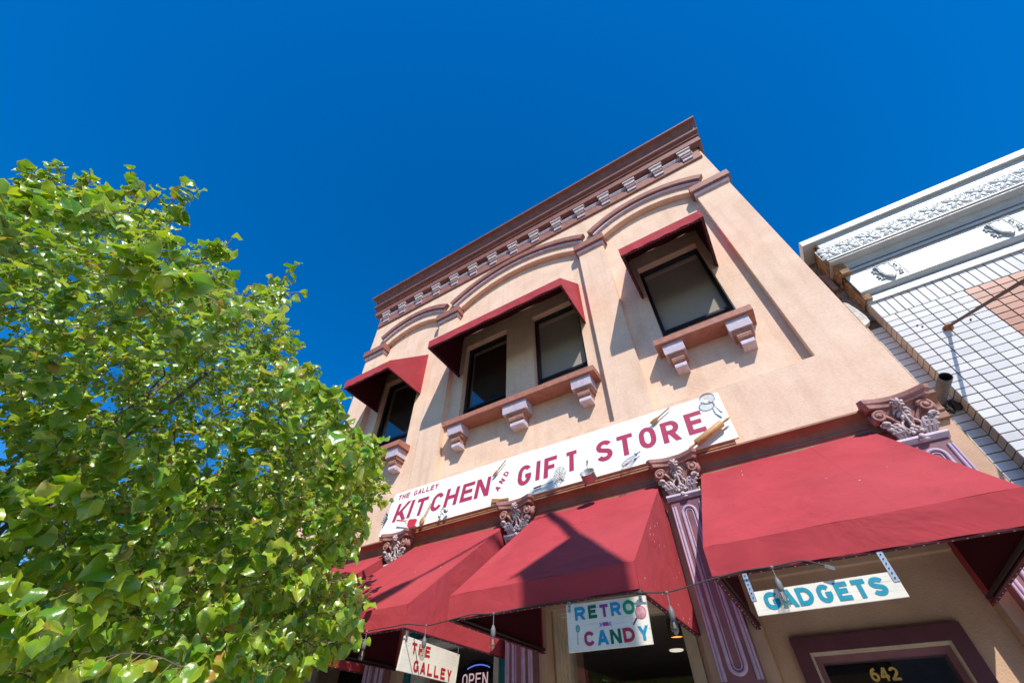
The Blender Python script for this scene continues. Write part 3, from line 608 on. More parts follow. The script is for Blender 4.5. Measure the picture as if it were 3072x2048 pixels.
# shields with ribbons
m = MB(); SY = -.155
pts = [(-.045, .085), (0, .098), (.045, .085), (.085, .095), (.078, .05), (.088, .01), (.07, -.05), (.03, -.085), (0, -.1), (-.03, -.085), (-.07, -.05), (-.088, .01), (-.078, .05), (-.085, .095)]
pts = [(x * .62, z * .98) for x, z in pts]
m.slab([(x, -.020, z) for x, z in pts], (0, -1, 0), .024); m.slab([(x * .82, -.0245, z * .82) for x, z in pts], (0, -1, 0), .0044)
m.tube([(x, -.021, z) for x, z in pts + pts[:1]], .0045, 6)
for sx in (-1, 1):
    for j in range(3):
        m.tube([(sx * (.055 + .012 * j + .008 * math.sin(k * 1.6 + j)), -.006, .09 - .05 * j - .022 * k) for k in range(4)], .006, 6)
    for j in range(7): m.ball((sx * (.062 + .028 * abs(math.sin(j * 2.1))), -.006, .085 - .026 * j), (.011, .009, .009), 8, 5)
w2 = .108
m.box(-w2, w2, -.004, .004, .110, .115); m.box(w2, w2 + .006, -.004, .004, -.10, .115)
s0 = m.build('shield_relief', GLAZE, None); s0.parent = tb; sxx = 1.852 * (3.8 + SY) / 3.68; s0.location = (sxx - PX, SY, Yz(4.822, SY))
for k in range(1, 5): c = s0.copy(); COL.objects.link(c); c.location.x = s0.location.x + .838 * (3.8 + SY) / 3.68 * k
# broken end of the cornice and rubble in the gap beside the stucco
random.seed(11)
def rough_block(name, x0, x1, y0, y1, z0, z1, mt, n=10, amp=.012):
    mm = MB(); vs = []; N = n
    for i in range(N + 1):
        for j in range(7):
            z = z0 + (z1 - z0) * i / N; y = y0 + (y1 - y0) * j / 6
            vs.append((x0 + random.uniform(-amp, amp * .3), y + random.uniform(-amp, amp) * .6, z))
    mm.add(vs, [(i * 7 + j, i * 7 + j + 1, (i + 1) * 7 + j + 1, (i + 1) * 7 + j) for i in range(N) for j in range(6)], 0, False)
    mm.box(x0 + amp * .4, x1, y0 + amp, y1, z0 + amp, z1 - amp); return mm.build(name, mt, tb)
rough_block('broken_brick_end', PX - .014, PX + .05, -.150, .02, Yz(4.55, -.1), Yz(4.97, -.15), ROUGHB, 14)
rough_block('broken_brick_end', PX - .026, PX + .05, -.225, .02, Yz(4.97, -.2), Yz(5.19, -.25), ROUGHB, 9, .016)
rough_block('broken_brick_end', PX - .060, PX + .05, -.262, .02, Yz(5.20, -.26), Yz(5.44, -.26), ROUGHB, 9, .006)
rough_block('broken_brick_end', PX - .03, PX + .05, -.20, .02, Yz(5.45, -.25), Yz(5.58, -.25), ROUGHB, 5, .006)
mm = MB(); vs = []
for i in range(25):
    for j in range(7): vs.append((XR + .001 + (PX + .02 - XR) * j / 6, .012 + random.uniform(-.014, .01), 4.44 + (5.45 - 4.44) * i / 24))
mm.add(vs, [(i * 7 + j, i * 7 + j + 1, (i + 1) * 7 + j + 1, (i + 1) * 7 + j) for i in range(24) for j in range(6)]); mm.box(XR + .002, PX, .03, .2, 4.5, 5.5); mm.build('rubble_joint', RUBBLE, tb)
mm = MB(); vs = []
ol = [(0, 4.40), (.055, 4.43), (.062, 4.50), (.048, 4.60), (.038, 4.66), (.02, 4.72), (0, 4.74)]
mm.slab([((XR + .001 + x) * .977, -.10 + random.uniform(-.004, .004), 1.6 + (z - 1.6) * .977) for x, z in ol], (0, -1, 0), .06); mm.build('plaster_patch', PLASTERW, tb)
mm = MB(); mm.slab([(XR + .001, -.05, 4.90), (XR + .045, -.05, 4.90), (XR + .05, -.05, 5.12), (XR + .001, -.05, 5.16)], (0, -1, 0), .02); mm.build('flashing', mat('plum_flashing', (.30, .19, .18), .7, var=.2, scale=12), tb)
mm = MB()
vs = []
for i in range(30):
    z = 2.2 + 2.2 * i / 29
    vs += [(XR + .0005, -.004, z), (XR + .012 + random.uniform(-.005, .009), .016, z)]
mm.add(vs, [(2 * i, 2 * i + 1, 2 * i + 3, 2 * i + 2) for i in range(29)]); mm.build('mortar_seam', mat('seam_plaster', (.58, .47, .36), .9, var=.2, scale=30, bump=.6), tb)
# iron rod and plate holding the street canopy
rb = Vector((1.838, YP, Yz(4.05, YP)))
m = MB(); m.tube([rb + Vector((0, -.035, -.012)), rb + Vector((0, -2.05, -1.04))], .0115, 8); ro = m.build('canopy_rod', RODM, tb)
m = MB(); m.ball(rb + Vector((0, -.004, -.006)), (.036, .014, .028), 10, 6); m.ball(rb + Vector((-.006, -.022, -.004)), (.024, .018, .018), 9, 6); m.ball(rb + Vector((.004, -.036, -.012)), (.016, .018, .016), 9, 6)
m.tube([rb + Vector((.016 * math.cos(t / 8 * 6.28), -.04, -.016 + .016 * math.sin(t / 8 * 6.28))) for t in range(9)], .006, 6); m.build('rod_anchor', RUST, ro)
m = MB(); m.box(1.86, XE, -2.25, YP - .004, 2.80, 2.98); m.build('canopy', mat('canopy_paint', (.5, .5, .48), .6), tb)
m = MB()
for x, z in ((1.99, 4.07), (1.70, 4.17), (1.72, 4.145)): m.ball((x, YP - .004, z), (.007, .008, .007), 8, 5)
m.build('old_bolt', RUST, tb)
# ------------------------------------------------------------------ corrugated pipe
pb = Vector((1.462, -.02, 3.53))
pr = []; L_ = .30; nn = 60
for k in range(nn + 1): pr.append((.037 + (.0022 if k % 2 else -.0004), L_ * k / nn))
pr += [(.039, L_ + .002), (.036, L_ + .003), (.033, L_), (.033, .04), (.0, .04)]
ax = Vector((.06, -1, .02)).normalized(); X_ = Matrix.Translation(pb) @ ax.to_track_quat('Z', 'Y').to_matrix().to_4x4()
pp = thing('vent_pipe', 'grey corrugated pipe stub sticking out of the wall beside the right column capital', 'pipe', pb)
m = MB(); m.lathe(pr[:nn + 3], 28, 0, X_); m.build('pipe_sleeve', PIPEM, pp)
m = MB(); m.lathe(pr[nn + 2:], 28, 0, X_); m.build('pipe_bore', PIPEIN, pp)
m = MB()
for k in range(26): a = random.uniform(0, 6.28); m.ball((1.50 + .055 * math.cos(a) * random.uniform(.4, 1), -.004 + random.uniform(0, .01), 3.475 + .06 * math.sin(a) * random.uniform(.3, 1)), random.uniform(.012, .026), 7, 5)
m.build('mortar_collar', mat('black_sealant', (.045, .038, .034), .9, var=.4, scale=40), pp)
KB = 1.08                                                      # the tiled front stands 0.2 m behind the stucco front
for t_ in (tb, pp):
    t_.scale = (KB, KB, KB); t_.location = Vector((0, -3.8, 1.6)) + (t_.location - Vector((0, -3.8, 1.6))) * KB
# ------------------------------------------------------------------ neighbour on the left, behind the tree
lb = thing('low_building', 'low beige stucco building glimpsed through the tree leaves at left', 'building', (-12, 0, 0))
m = MB(); m.box(-20, XL - .03, .25, 12, -.1, 5.45); m.build('wall', STUCCO, lb)
m = MB(); m.box(-20, XL - .04, .15, .249, 5.15, 5.5); m.box(-20, XL - .04, .10, .25, 5.5, 5.62); m.build('cornice', mat('left_cornice', (.52, .34, .25), .8), lb)
for x in (-18, -15, -12, -9): m = MB(); m.box(x, x + 1.4, .235, .249, 3.2, 4.7); m.build('window', BLACKM, lb)

# ------------------------------------------------------------------ across the street (mirrored in the shop glass)
for k, (x0, x1, h, colr, lab) in enumerate([(-22, -9, 6.2, (.22, .15, .11), 'brown building across the street mirrored in the candy window'), (-8.9, 2, 5.0, (.10, .10, .10), 'dark grey low building across the street mirrored in the door glass'), (2.1, 16, 6.8, (.30, .27, .24), 'pale building across the street mirrored at the right')]):
    ob = thing('street_building', lab, 'building', ((x0 + x1) / 2, -21, 0))
    m = MB(); m.box(x0, x1, -30, -21, -.15, h); m.box(x0 - .1, x1 - .05, -21.001, -20.8, h - .4, h); m.build('wall', mat('far_wall_%d' % k, colr, .9), ob)
    for q_ in range(int((x1 - x0) / 2.4)): m = MB(); m.box(x0 + .5 + 2.4 * q_, x0 + 2.2 + 2.4 * q_, -21.0005, -20.95, .6, 2.8); m.build('window', BLACKM, ob)
# ================================================================== AWNINGS
def awning(name, label, group, x0, x1, yw, zt, yl, zl, zb, loc, seams=(), hooks=True):
    """hipless box awning: slope from the wall (yw, zt) to the lip (yl, zl), valance down to zb, closed ends"""
    T = thing(name, label, 'awning', loc, group)
    nx, ny = 24, 10
    def sag(u, v): return .014 * math.sin(math.pi * v) * (0.6 + .5 * math.sin(9 * u + x0 * 5)) + .006 * math.sin(14 * u + 5 * v + x0) * (1 - v * .6)
    def shell(off):
        mm = MB(); vs = []
        nrm = Vector((0, -(zt - zl), -(yl - yw))); nrm = Vector((0, (zl - zt), (yl - yw))) ; nrm = Vector((0, -(zt - zl), (yw - yl))).normalized()
        for j in range(ny + 1):
            for i in range(nx + 1):
                u, v = i / nx, j / ny; p = Vector((x0 + off + (x1 - x0 - 2 * off) * u, yw + (yl + off - yw) * v, zt + (zl - zt) * v)) - nrm * (off + sag(u, v) * (1 if 0 < i < nx else 0))
                vs.append(p)
        F = [(j * (nx + 1) + i, (j + 1) * (nx + 1) + i, (j + 1) * (nx + 1) + i + 1, j * (nx + 1) + i + 1) for j in range(ny) for i in range(nx)]
        return mm, vs, F
    mm, vs, F = shell(0.0); mm.add(vs, F, 0, True); mm.build('slope', FABRIC, T)
    mm = MB(); vv = []
    for j in range(4):
        for i in range(nx + 1): t = j / 3; vv.append((x0 + (x1 - x0) * i / nx, yl + .004 * math.sin(i * 1.3 + x0) * t - .002, zl + (zb - zl) * t))
    mm.add(vv, [(j * (nx + 1) + i, (j + 1) * (nx + 1) + i, (j + 1) * (nx + 1) + i + 1, j * (nx + 1) + i + 1) for j in range(3) for i in range(nx)], 0, True); mm.build('valance', FABRIC, T)
    for x, s in ((x0, -1), (x1, 1)):
        yb = max(yw, .115); pts = [(x, yb, zt), (x, yw, zt), (x, yl, zl), (x, yl, zb), (x, yb, zb)]
        mm = MB(); mm.sheet(pts if s < 0 else list(reversed(pts))); mm.build('side_panel', FABRIC, T)
    mm = MB()
    for sx in seams:
        vs_ = []
        for j in range(ny + 1):
            v = j / ny
            for du in (-.011, .011): vs_.append(Vector((x0 + (x1 - x0) * sx + du, yw + (yl - yw) * v, zt + (zl - zt) * v)) - Vector((0, -(zt - zl), (yw - yl))).normalized() * (sag(sx, v) - .0007))
        mm.add(vs_, [(2 * j, 2 * j + 2, 2 * j + 3, 2 * j + 1) for j in range(ny)], 0, True)
    if seams: mm.build('seam', FABRIC, T)
    # darkened copy of the cloth just inside it; underside shade is in its colour
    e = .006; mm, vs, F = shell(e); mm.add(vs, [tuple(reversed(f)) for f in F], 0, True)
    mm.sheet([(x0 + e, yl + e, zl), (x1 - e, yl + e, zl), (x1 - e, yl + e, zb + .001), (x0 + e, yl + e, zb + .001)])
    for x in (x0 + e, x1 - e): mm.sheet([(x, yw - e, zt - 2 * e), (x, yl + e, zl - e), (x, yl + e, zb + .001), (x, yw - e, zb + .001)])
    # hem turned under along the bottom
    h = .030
    mm.build('underside_shade', UNDERSHADE, T)
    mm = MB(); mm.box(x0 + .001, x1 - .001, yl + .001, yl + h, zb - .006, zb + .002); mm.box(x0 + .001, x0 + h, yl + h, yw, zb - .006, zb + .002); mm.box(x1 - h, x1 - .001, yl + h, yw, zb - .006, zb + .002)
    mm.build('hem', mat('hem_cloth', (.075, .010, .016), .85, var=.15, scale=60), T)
    mm = MB()
    n = int((x1 - x0) / .05)
    for i in range(n): mm.ball((x0 + (i + .5) * (x1 - x0) / n, yl + .014, zb - .007), (.0045, .003, .0025), 5, 4)
    for x in (x0 + .013, x1 - .013):
        k = int((yw - yl) / .09)
        for i in range(k): mm.ball((x, yl + (i + .5) * (yw - yl) / k, zb - .007), (.004, .004, .003), 5, 4)
    mm.build('lacing', mat('lacing_cord', (.55, .42, .40), .8), T)
    mm = MB(); r = .011
    for x in (x0 + .03, x1 - .03): mm.tube([(x, yw - .01, zt - .04), (x, yl + .03, zl - .03), (x, yl + .03, zb + .02), (x, yw - .01, zb + .02)], r, 8)
    mm.tube([(x0 + .03, yl + .03, zl - .03), (x1 - .03, yl + .03, zl - .03)], r, 8); mm.tube([(x0 + .03, yl + .03, zb + .02), (x1 - .03, yl + .03, zb + .02)], r, 8); mm.build('tube_frame', mat('awning_frame', (.022, .006, .008), .6), T)
    return T
GA = 'red cloth awnings over the upper windows'; GB = 'red cloth awnings over the shopfront'
awning('window_awning', 'red awning over the single upper window beside the tree', GA, -5.31, -4.275, .098, 7.06, -.70, 6.255, 6.10, (-4.8, .1, 6.1))
awning('window_awning', 'wide red awning over the pair of upper windows in the middle bay', GA, -3.45, -1.14, .098, 7.06, -.70, 6.255, 6.10, (-2.3, .1, 6.1))
awning('window_awning', 'red awning over the single upper window nearest the white tiled building', GA, -.30, .73, .098, 7.06, -.70, 6.255, 6.10, (.2, .1, 6.1))
YL = -1.32
awning('shop_awning', 'big red awning above the GADGETS sign', GB, -.335, .965, -.03, 3.425, YL, 2.415, 2.275, (.3, 0, 2.28), (.33, .68))
awning('shop_awning', 'red awning above the RETRO CANDY sign, crossed by a pole shadow', GB, -2.02, -.715, -.03, 3.425, YL, 2.415, 2.275, (-1.4, 0, 2.28), (.5,))
awning('shop_awning', 'red awning with THE GALLEY sign hanging at its right end', GB, -3.69, -2.395, -.03, 3.425, YL, 2.415, 2.275, (-3.05, 0, 2.28), (.45,))
awning('shop_awning', 'red shop awning farthest left, mostly behind the tree leaves', GB, -5.40, -4.08, -.03, 3.425, YL, 2.415, 2.275, (-4.7, 0, 2.28))
# ================================================================== BIG SIGN
SA = Vector((0, -.14, 3.65)); SB = Vector((0, -.02, 4.20)); SU = (SB - SA).normalized(); SN = Vector((1, 0, 0)).cross(SU); SN = -SN if SN.y > 0 else SN
def sg_face(x, s, d=0.0): return Vector((x, 0, 0)) + SA + SU * s + SN * d
sg = sg_face
S0, S1 = -.043, .578; XSL, XSM, XSR = -4.222, -2.022, .078
big = thing('shop_sign', 'long white board reading THE GALLEY KITCHEN AND GIFT STORE', 'sign', sg(-2.07, S0, 0))
m = MB()
m.slab([sg(XSL, S0), sg(XSM - .0015, S0), sg(XSM - .0015, S1 + .012), sg(XSL, S1 + .012)], SN, .018); m.slab([sg(XSM + .0015, S0), sg(XSR, S0), sg(XSR, S1 - .012), sg(XSM + .0015, S1 + .003)], SN, .018); m.build('board', WHITEB, big)
m = MB(); m.box(XSL + .01, .04, -.132, -.004, 3.572, sg(0, S0, -.02).z); m.build('ledger', ORBR, big)
pl = lambda u, v, e=0: sg_face(u, v, .0022 + e)
LT = {'KITCHEN': [('K', -4.072, -3.845, .120, .392), ('I', -3.845, -3.765, .122, .388), ('T', -3.722, -3.54, .115, .372), ('C', -3.462, -3.286, .112, .370), ('H', -3.250, -3.052, .120, .386), ('E', -3.005, -2.822, .122, .386), ('N', -2.795, -2.590, .116, .386)],
      'GIFT': [('G', -2.208, -2.032, .110, .388), ('I', -1.982, -1.912, .125, .392), ('F', -1.872, -1.712, .117, .396), ('T', -1.596, -1.472, .114, .386)], 'STORE': [('S', -1.245, -1.068, .116, .394), ('T', -1.012, -.842, .112, .386), ('O', -.778, -.606, .122, .394), ('R', -.548, -.375, .116, .386), ('E', -.305, -.140, .130, .404)]}
for wd_, lt in LT.items():
    m = MB()
    for ch, a, b, c, d in lt:
        letter(m, ch, a, b, c, d, pl, .20)
    m.build('lettering', MAROON, big)
m = MB()
for k, ch in enumerate('THE'): letter(m, ch, -4.128 + .072 * k, -4.128 + .072 * k + .058, .462, .542, pl, .21)
m.build('lettering', MAROON, big); m = MB()
for k, ch in enumerate('GALLEY'): letter(m, ch, -3.852 + .0715 * k, -3.852 + .0715 * k + .058, .460, .540, pl, .21)
m.build('lettering', MAROON, big); m = MB()
for k, ch in enumerate('AND'): t = k / 2; letter(m, ch, -2.468 + .090 * t - .03, -2.468 + .090 * t + .03, .172 + .178 * t - .038, .172 + .178 * t + .038, pl, .23, 0, math.radians(50))
m.build('lettering', MAROON, big)
m = MB(); random.seed(3)
for k in range(44): m.ball(sg(XSL + .05 + (XSR - XSL - .1) * random.random(), random.choice([S0 + .03, .28, S1 - .05, random.uniform(S0, S1 - .03)]), .0005), .0045, 6, 4)
m.build('nail_head', GALV, big)
# ------------------------------------------------------------------ kitchen tools fixed on the board
def sg(x, s, d=0.0): return sg_face(x - .312 * x * d, s - (.90 + .27 * s) * d, d)     # face position of a tool standing d off the board
def tool(name, label, cat, u, s): return thing(name, label, cat, sg(u, s, 0))
def tp(pts, d): return [sg(u, s, d) for u, s in pts]
def flat(mb, pts, d, t, mi=0): mb.slab([sg(u, s, d + t) for u, s in pts], SN, t, mi)
T = tool('slotted_spatula', 'dark slotted spatula hanging at the left end of the white board', 'utensil', -4.25, .25)
m = MB(); flat(m, [(-4.262, .31), (-4.205, .27), (-4.238, .135), (-4.285, .16)], .03, .006); m.build('blade', GREYP, T)
m = MB()
for i in range(3):
    for j in range(5): u = -4.268 + .016 * i - .004 * j; s = .285 - .010 * i - .026 * j; flat(m, [(u, s), (u + .009, s - .006), (u + .006, s - .018), (u - .003, s - .012)], .0365, .001)
m.build('slot', WHITEB, T)
m = MB(); m.tube(tp([(-4.235, .285), (-4.255, .40), (-4.262, .50)], .035), .007, 8); m.build('handle', STEELD, T)
T = tool('red_turner', 'red bladed turner below the letters K and I', 'utensil', -3.75, .03)
m = MB(); flat(m, [(-3.775, .075), (-3.755, .098), (-3.645, .078), (-3.628, .055), (-3.640, -.022), (-3.665, -.036), (-3.745, -.012), (-3.768, .01)], .055, .008); m.ball(sg(-3.70, .03, .065), .005); m.build('blade', REDP, T)
m = MB(); m.tube(tp([(-3.99, .138), (-3.83, .090)], .06), [.010, .007], 8); m.build('handle', REDP, T)
m = MB(); m.tube(tp([(-3.83, .090), (-3.805, .095), (-3.775, .072)], .06), .0035, 6); m.tube(tp([(-3.83, .090), (-3.815, .060), (-3.778, .045)], .06), .0035, 6); m.build('wire_neck', STEELD, T)
def spoon(label, a, b, bl, bw, mt, d=.03):
    T = tool('wooden_spoon', label, 'utensil', a[0], a[1]); A, B = Vector((a[0], a[1])), Vector((b[0], b[1])); dv = (B - A).normalized()
    m = MB(); m.tube(tp([tuple(A), tuple(A + dv * ((B - A).length - bl))], d), [.0065, .008], 8); m.build('handle', mt, T)
    m = MB(); c = B - dv * bl * .45; e = sg(c.x, c.y, d); X_ = Matrix.Translation(e)
    ux = (sg(c.x + dv.x, c.y + dv.y, d) - e).normalized(); uy = SN.cross(ux)
    M3 = Matrix((ux, uy, SN)).transposed().to_4x4(); m.ball((0, 0, 0), (bl * .55, bw, .010), 14, 8, 0, X_ @ M3); m.ball((bl * .05, 0, .006), (bl * .38, bw * .68, .006), 12, 6, 1, X_ @ M3); m.build('bowl', [mt, WOODD], T)
spoon('pale wooden spoon leaning below the letter C of KITCHEN', (-3.475, .25), (-3.545, -.015), .10, .034, WOODL)
spoon('brown wooden spoon above the small word AND, its handle past the board edge', (-2.418, .567), (-2.570, .376), .10, .020, WOODD)
T = tool('measuring_spoons', 'pair of steel measuring spoons hanging under the letter C', 'utensil', -3.22, .06)
m = MB(); m.tube(tp([(-3.255, .118), (-3.268, .06), (-3.262, .03)], .03), .005, 6); m.tube(tp([(-3.250, .118), (-3.215, .085)], .04), .005, 6); m.build('handle', STEELD, T)
m = MB(); m.ball(sg(-3.262, .012, .03), (.02, .016, .02), 12, 8); m.ball(sg(-3.185, .068, .055), (.030, .022, .026), 12, 8); m.build('bowl', STEEL, T)
T = tool('wooden_spatula', 'flat wooden spatula lying at the bottom edge under the letter N', 'utensil', -2.45, .01)
m = MB(); flat(m, [(-2.530, .055), (-2.440, .028), (-2.40, .018), (-2.30, .006), (-2.300, -.014), (-2.40, -.004), (-2.445, -.008), (-2.530, -.006)], .012, .010); m.build('spatula_blade', WOODD, T)
T = tool('wire_skimmer', 'round wire skimmer with dark handle below the letters I and F', 'utensil', -1.75, .05)
m = MB(); m.tube(tp([(-1.985, .030), (-1.895, .040)], .02), .008, 8); m.build('handle', GREYP, T)
m = MB(); m.tube(tp([(-1.895, .040), (-1.745, .050)], .022), .0025, 6)
for r in (.088, .070, .050, .030): m.tube([sg(-1.675 + r * .78 * math.cos(t / 24 * 6.2832), .118 + r * 1.12 * math.sin(t / 24 * 6.2832), .055 + .055 * math.sin(t / 24 * 6.2832)) for t in range(25)], .0022, 5)
for a in range(4): t = a * math.pi / 4; m.tube([sg(-1.675 + .069 * math.cos(t), .118 + .098 * math.sin(t), .055 + .055 * math.sin(t)), sg(-1.675, .118, .03), sg(-1.675 - .069 * math.cos(t), .118 - .098 * math.sin(t), .055 - .055 * math.sin(t))], .0018, 5)
m.build('wire_basket', GREYP, T)
T = tool('saucepan', 'small steel saucepan mounted below the gap between GIFT and STORE', 'pan', -1.355, .05)
c = sg(-1.362, .045, .135); ax = Vector((0.02, -.80, .60)).normalized(); X_ = Matrix.Translation(c) @ ax.to_track_quat('Z', 'Y').to_matrix().to_4x4()
m = MB(); R = .072; m.lathe([(0, -.085), (R * .93, -.085), (R, -.078), (R, 0), (R + .004, .003), (R + .003, .005), (R - .003, .002), (R - .004, -.078), (0, -.079)], 32, 0, X_); m.build('pot', STEEL, T)
m = MB(); m.tube([X_ @ Vector((0, .072, -.01)), sg(-1.357, .135, .105), sg(-1.352, .185, .07)], [.006, .008, .010], 8); m.ball(sg(-1.352, .187, .07), .011); m.build('handle', STEELD, T)
T = tool('balloon_whisk', 'wire balloon whisk with blue collar below the letters T and O', 'utensil', -.88, .06)
m = MB(); m.tube(tp([(-.788, .113), (-.835, .092)], .03), [.005, .007], 8); m.build('handle', STEELD, T)
m = MB(); m.ball(sg(-.840, .090, .032), .0165, 12, 8); m.build('collar', BLUEP, T)
m = MB(); ctr = Vector((-.84, .09)); tip = Vector((-.995, -.002)); dv = (tip - ctr); L_ = dv.length; dv.normalize(); nv = Vector((-dv.y, dv.x))
for k in range(6):
    a = math.pi * k / 6; pth = []
    for j in range(17):
        t = j / 16 * 2 * math.pi; along = L_ * (.5 - .5 * math.cos(t)); wd = .036 * math.sin(t) * (.35 + .65 * along / L_)
        q_ = ctr + dv * along + nv * wd * math.cos(a); pth.append(sg(q_.x, q_.y, .04 + wd * math.sin(a)))
    m.tube(pth, .0016, 5)
m.build('whisk_wire', STEELD, T)
T = tool('wooden_fork', 'wooden fork leaning at the top edge above the letters R and E', 'utensil', -.52, .49)
m = MB(); m.tube(tp([(-.408, .566), (-.53, .487)], .03), [.006, .008], 8); m.build('handle', WOODD, T)
m = MB()
for o_ in (-.018, -.006, .006, .018): m.tube(tp([(-.53, .487), (-.575 - o_ * .55, .458 + o_ * .8), (-.628 - o_ * .55, .424 + o_ * .8)], .03), [.008, .0065, .004], 7)
m.build('prong', WOODD, T)
T = tool('mesh_sieve', 'round mesh sieve standing off the top right corner of the board', 'utensil', -.03, .46)
cc = (-.036, .523); m = MB(); m.tube([sg(cc[0] + .070 * math.cos(t / 32 * 6.2832), cc[1] + .072 * math.sin(t / 32 * 6.2832), .052 + .006 * math.sin(t / 32 * 6.2832)) for t in range(33)], .0055, 8); m.build('rim', STEELD, T)
m = MB()
e = sg(cc[0], cc[1], .052); M3 = Matrix((Vector((1, 0, 0)), SU, SN)).transposed().to_4x4()
vs = []; NR, NA = 7, 28
for i in range(NR + 1):
    for k in range(NA): r = .069 * i / NR; a = 6.2832 * k / NA; vs.append((r * math.cos(a), r * math.sin(a), -.042 * (1 - (i / NR) ** 2)))
MESHM = bpy.data.materials.new('sieve_mesh'); MESHM.use_nodes = True; _n = MESHM.node_tree; _n.nodes['Principled BSDF'].inputs['Base Color'].default_value = (.45, .45, .45, 1); _n.nodes['Principled BSDF'].inputs['Metallic'].default_value = .8; _n.nodes['Principled BSDF'].inputs['Roughness'].default_value = .4; _n.nodes['Principled BSDF'].inputs['Alpha'].default_value = .38
m.add(vs, [(i * NA + k, i * NA + (k + 1) % NA, (i + 1) * NA + (k + 1) % NA, (i + 1) * NA + k) for i in range(NR) for k in range(NA)], 0, True, Matrix.Translation(e) @ M3); m.build('mesh_bowl', MESHM, T)
m = MB(); m.tube([sg(cc[0] + .045, cc[1] - .055, .052), sg(.008, .38, .045), sg(.036, .293, .035)], [.005, .006, .010], 8); m.build('handle', STEELD, T)
T = tool('rolling_pin', 'wooden rolling pin at the lower right corner after the letter E', 'rolling pin', -.13, .09)
A, B = Vector((.076, .206)), Vector((-.348, -.020)); f_ = lambda t: tuple(A + (B - A) * t)
m = MB(); m.tube(tp([f_(.18), f_(.19), f_(.81), f_(.82)], .055), [.030, .034, .034, .030], 18); m.build('roller', WOODL, T)
for a, b in ((.18, 0), (.82, 1)):
    m = MB(); m.tube(tp([f_(a), f_(a + (b - a) * .3), f_(a + (b - a) * .75), f_(b)], .055), [.009, .011, .013, .007], 10); m.build('handle', WOODL, T)
# ================================================================== HANGING SIGNS
PC = {'b': (.015, .26, .44), 'g': (0.0, .13, .065), 'G': (0.0, .27, .10), 'p': (.24, .05, .19), 'm': (.40, .035, .13), 'r': (.48, .03, .05), 't': (.012, .27, .37), 'R': (.44, .012, .02)}
BOARD = mat('painted_wood_board', (.76, .71, .60), .55, var=.09, scale=3, bump=.12, bscale=25)
nt = BOARD.node_tree; wv = nt.nodes.new('ShaderNodeTexNoise'); wv.inputs['Scale'].default_value = 1.0; wv.inputs['Detail'].default_value = 4
mp = nt.nodes.new('ShaderNodeMapping'); mp.inputs['Scale'].default_value = (6, 6, 190); tcn = [n for n in nt.nodes if n.type == 'TEX_COORD'][0]
nt.links.new(tcn.outputs['Object'], mp.inputs[0]); nt.links.new(mp.outputs[0], wv.inputs['Vector'])
bsn = nt.nodes['Principled BSDF']; srcs = bsn.inputs['Base Color'].links[0].from_socket
rr_ = nt.nodes.new('ShaderNodeMapRange'); rr_.inputs[1].default_value = .56; rr_.inputs[2].default_value = .68; rr_.inputs[4].default_value = .55; nt.links.new(wv.outputs[0], rr_.inputs[0])
mg = nt.nodes.new('ShaderNodeMix'); mg.data_type = 'RGBA'; mg.inputs[7].default_value = (.52, .42, .27, 1); nt.links.new(rr_.outputs[0], mg.inputs[0]); nt.links.new(srcs, mg.inputs[6]); nt.links.new(mg.outputs[2], bsn.inputs['Base Color'])
def strap(mb, p0, p1, side, w=.011):
    p0, p1 = Vector(p0), Vector(p1); s = Vector(side) * w; mb.slab([p0 - s, p0 + s, p1 + s, p1 - s], Vector(side).cross(p1 - p0).normalized(), .0015)
def holes(mb, p0, p1, n, nrm):
    for k in range(n): mb.ball(Vector(p0).lerp(Vector(p1), (k + .5) / n) + Vector(nrm) * .0012, (.003, .003, .003), 6, 4)
YS = -1.315
# GADGETS
T = thing('hanging_sign', 'narrow white board reading GADGETS in teal, hung under the big awning', 'sign', (.10, YS, 2.09), 'small signs hung from the awnings')
m = MB(); m.slab([(-.192, YS, 2.092), (.388, YS, 2.094), (.388, YS, 2.189), (-.192, YS, 2.187)], (0, -1, 0), .012); m.build('board', BOARD, T)
m = MB()
for ch, a, b in (('G', -.144, -.079), ('A', -.076, -.010), ('D', -.006, .058), ('G', .076, .132), ('E', .148, .199), ('T', .216, .266), ('S', .278, .334)): letter(m, ch, a, b, 2.108, 2.178, lambda u, v, e=0: (u, YS - .002 - e, v), .25)
m.build('lettering', paint('teal_letter', PC['t']), T)
for x in (-.183, .380):
    m = MB(); strap(m, (x - .002, YS - .003, 2.150), (x - .004, YS - .003, 2.290), (1, 0, 0)); s_ = m.build('strap', GALV, T); m = MB(); holes(m, (x - .002, YS - .004, 2.155), (x - .004, YS - .004, 2.285), 7, (0, -1, 0)); m.build('strap_hole', BLACKM, s_)
# RETRO CANDY
T = thing('hanging_sign', 'white board reading RETRO CANDY in coloured letters with painted sweets', 'sign', (-.93, YS, 2.03), 'small signs hung from the awnings')
m = MB(); m.slab([(-1.168, YS, 2.034), (-.706, YS, 2.032), (-.696, YS, 2.243), (-1.162, YS, 2.255)], (0, -1, 0), .014); m.build('board', BOARD, T)
rows = [('R', -1.112, -1.048, 2.173, 2.236, 'b'), ('E', -1.030, -.980, 2.173, 2.235, 'g'), ('T', -.960, -.912, 2.172, 2.231, 'p'), ('R', -.898, -.840, 2.171, 2.233, 'b'), ('O', -.828, -.763, 2.168, 2.233, 'G'),
        ('C', -1.070, -1.010, 2.053, 2.117, 'm'), ('A', -.996, -.932, 2.051, 2.115, 'b'), ('N', -.921, -.861, 2.050, 2.112, 'g'), ('D', -.850, -.788, 2.050, 2.112, 'r'), ('Y', -.768, -.712, 2.051, 2.111, 'b')]
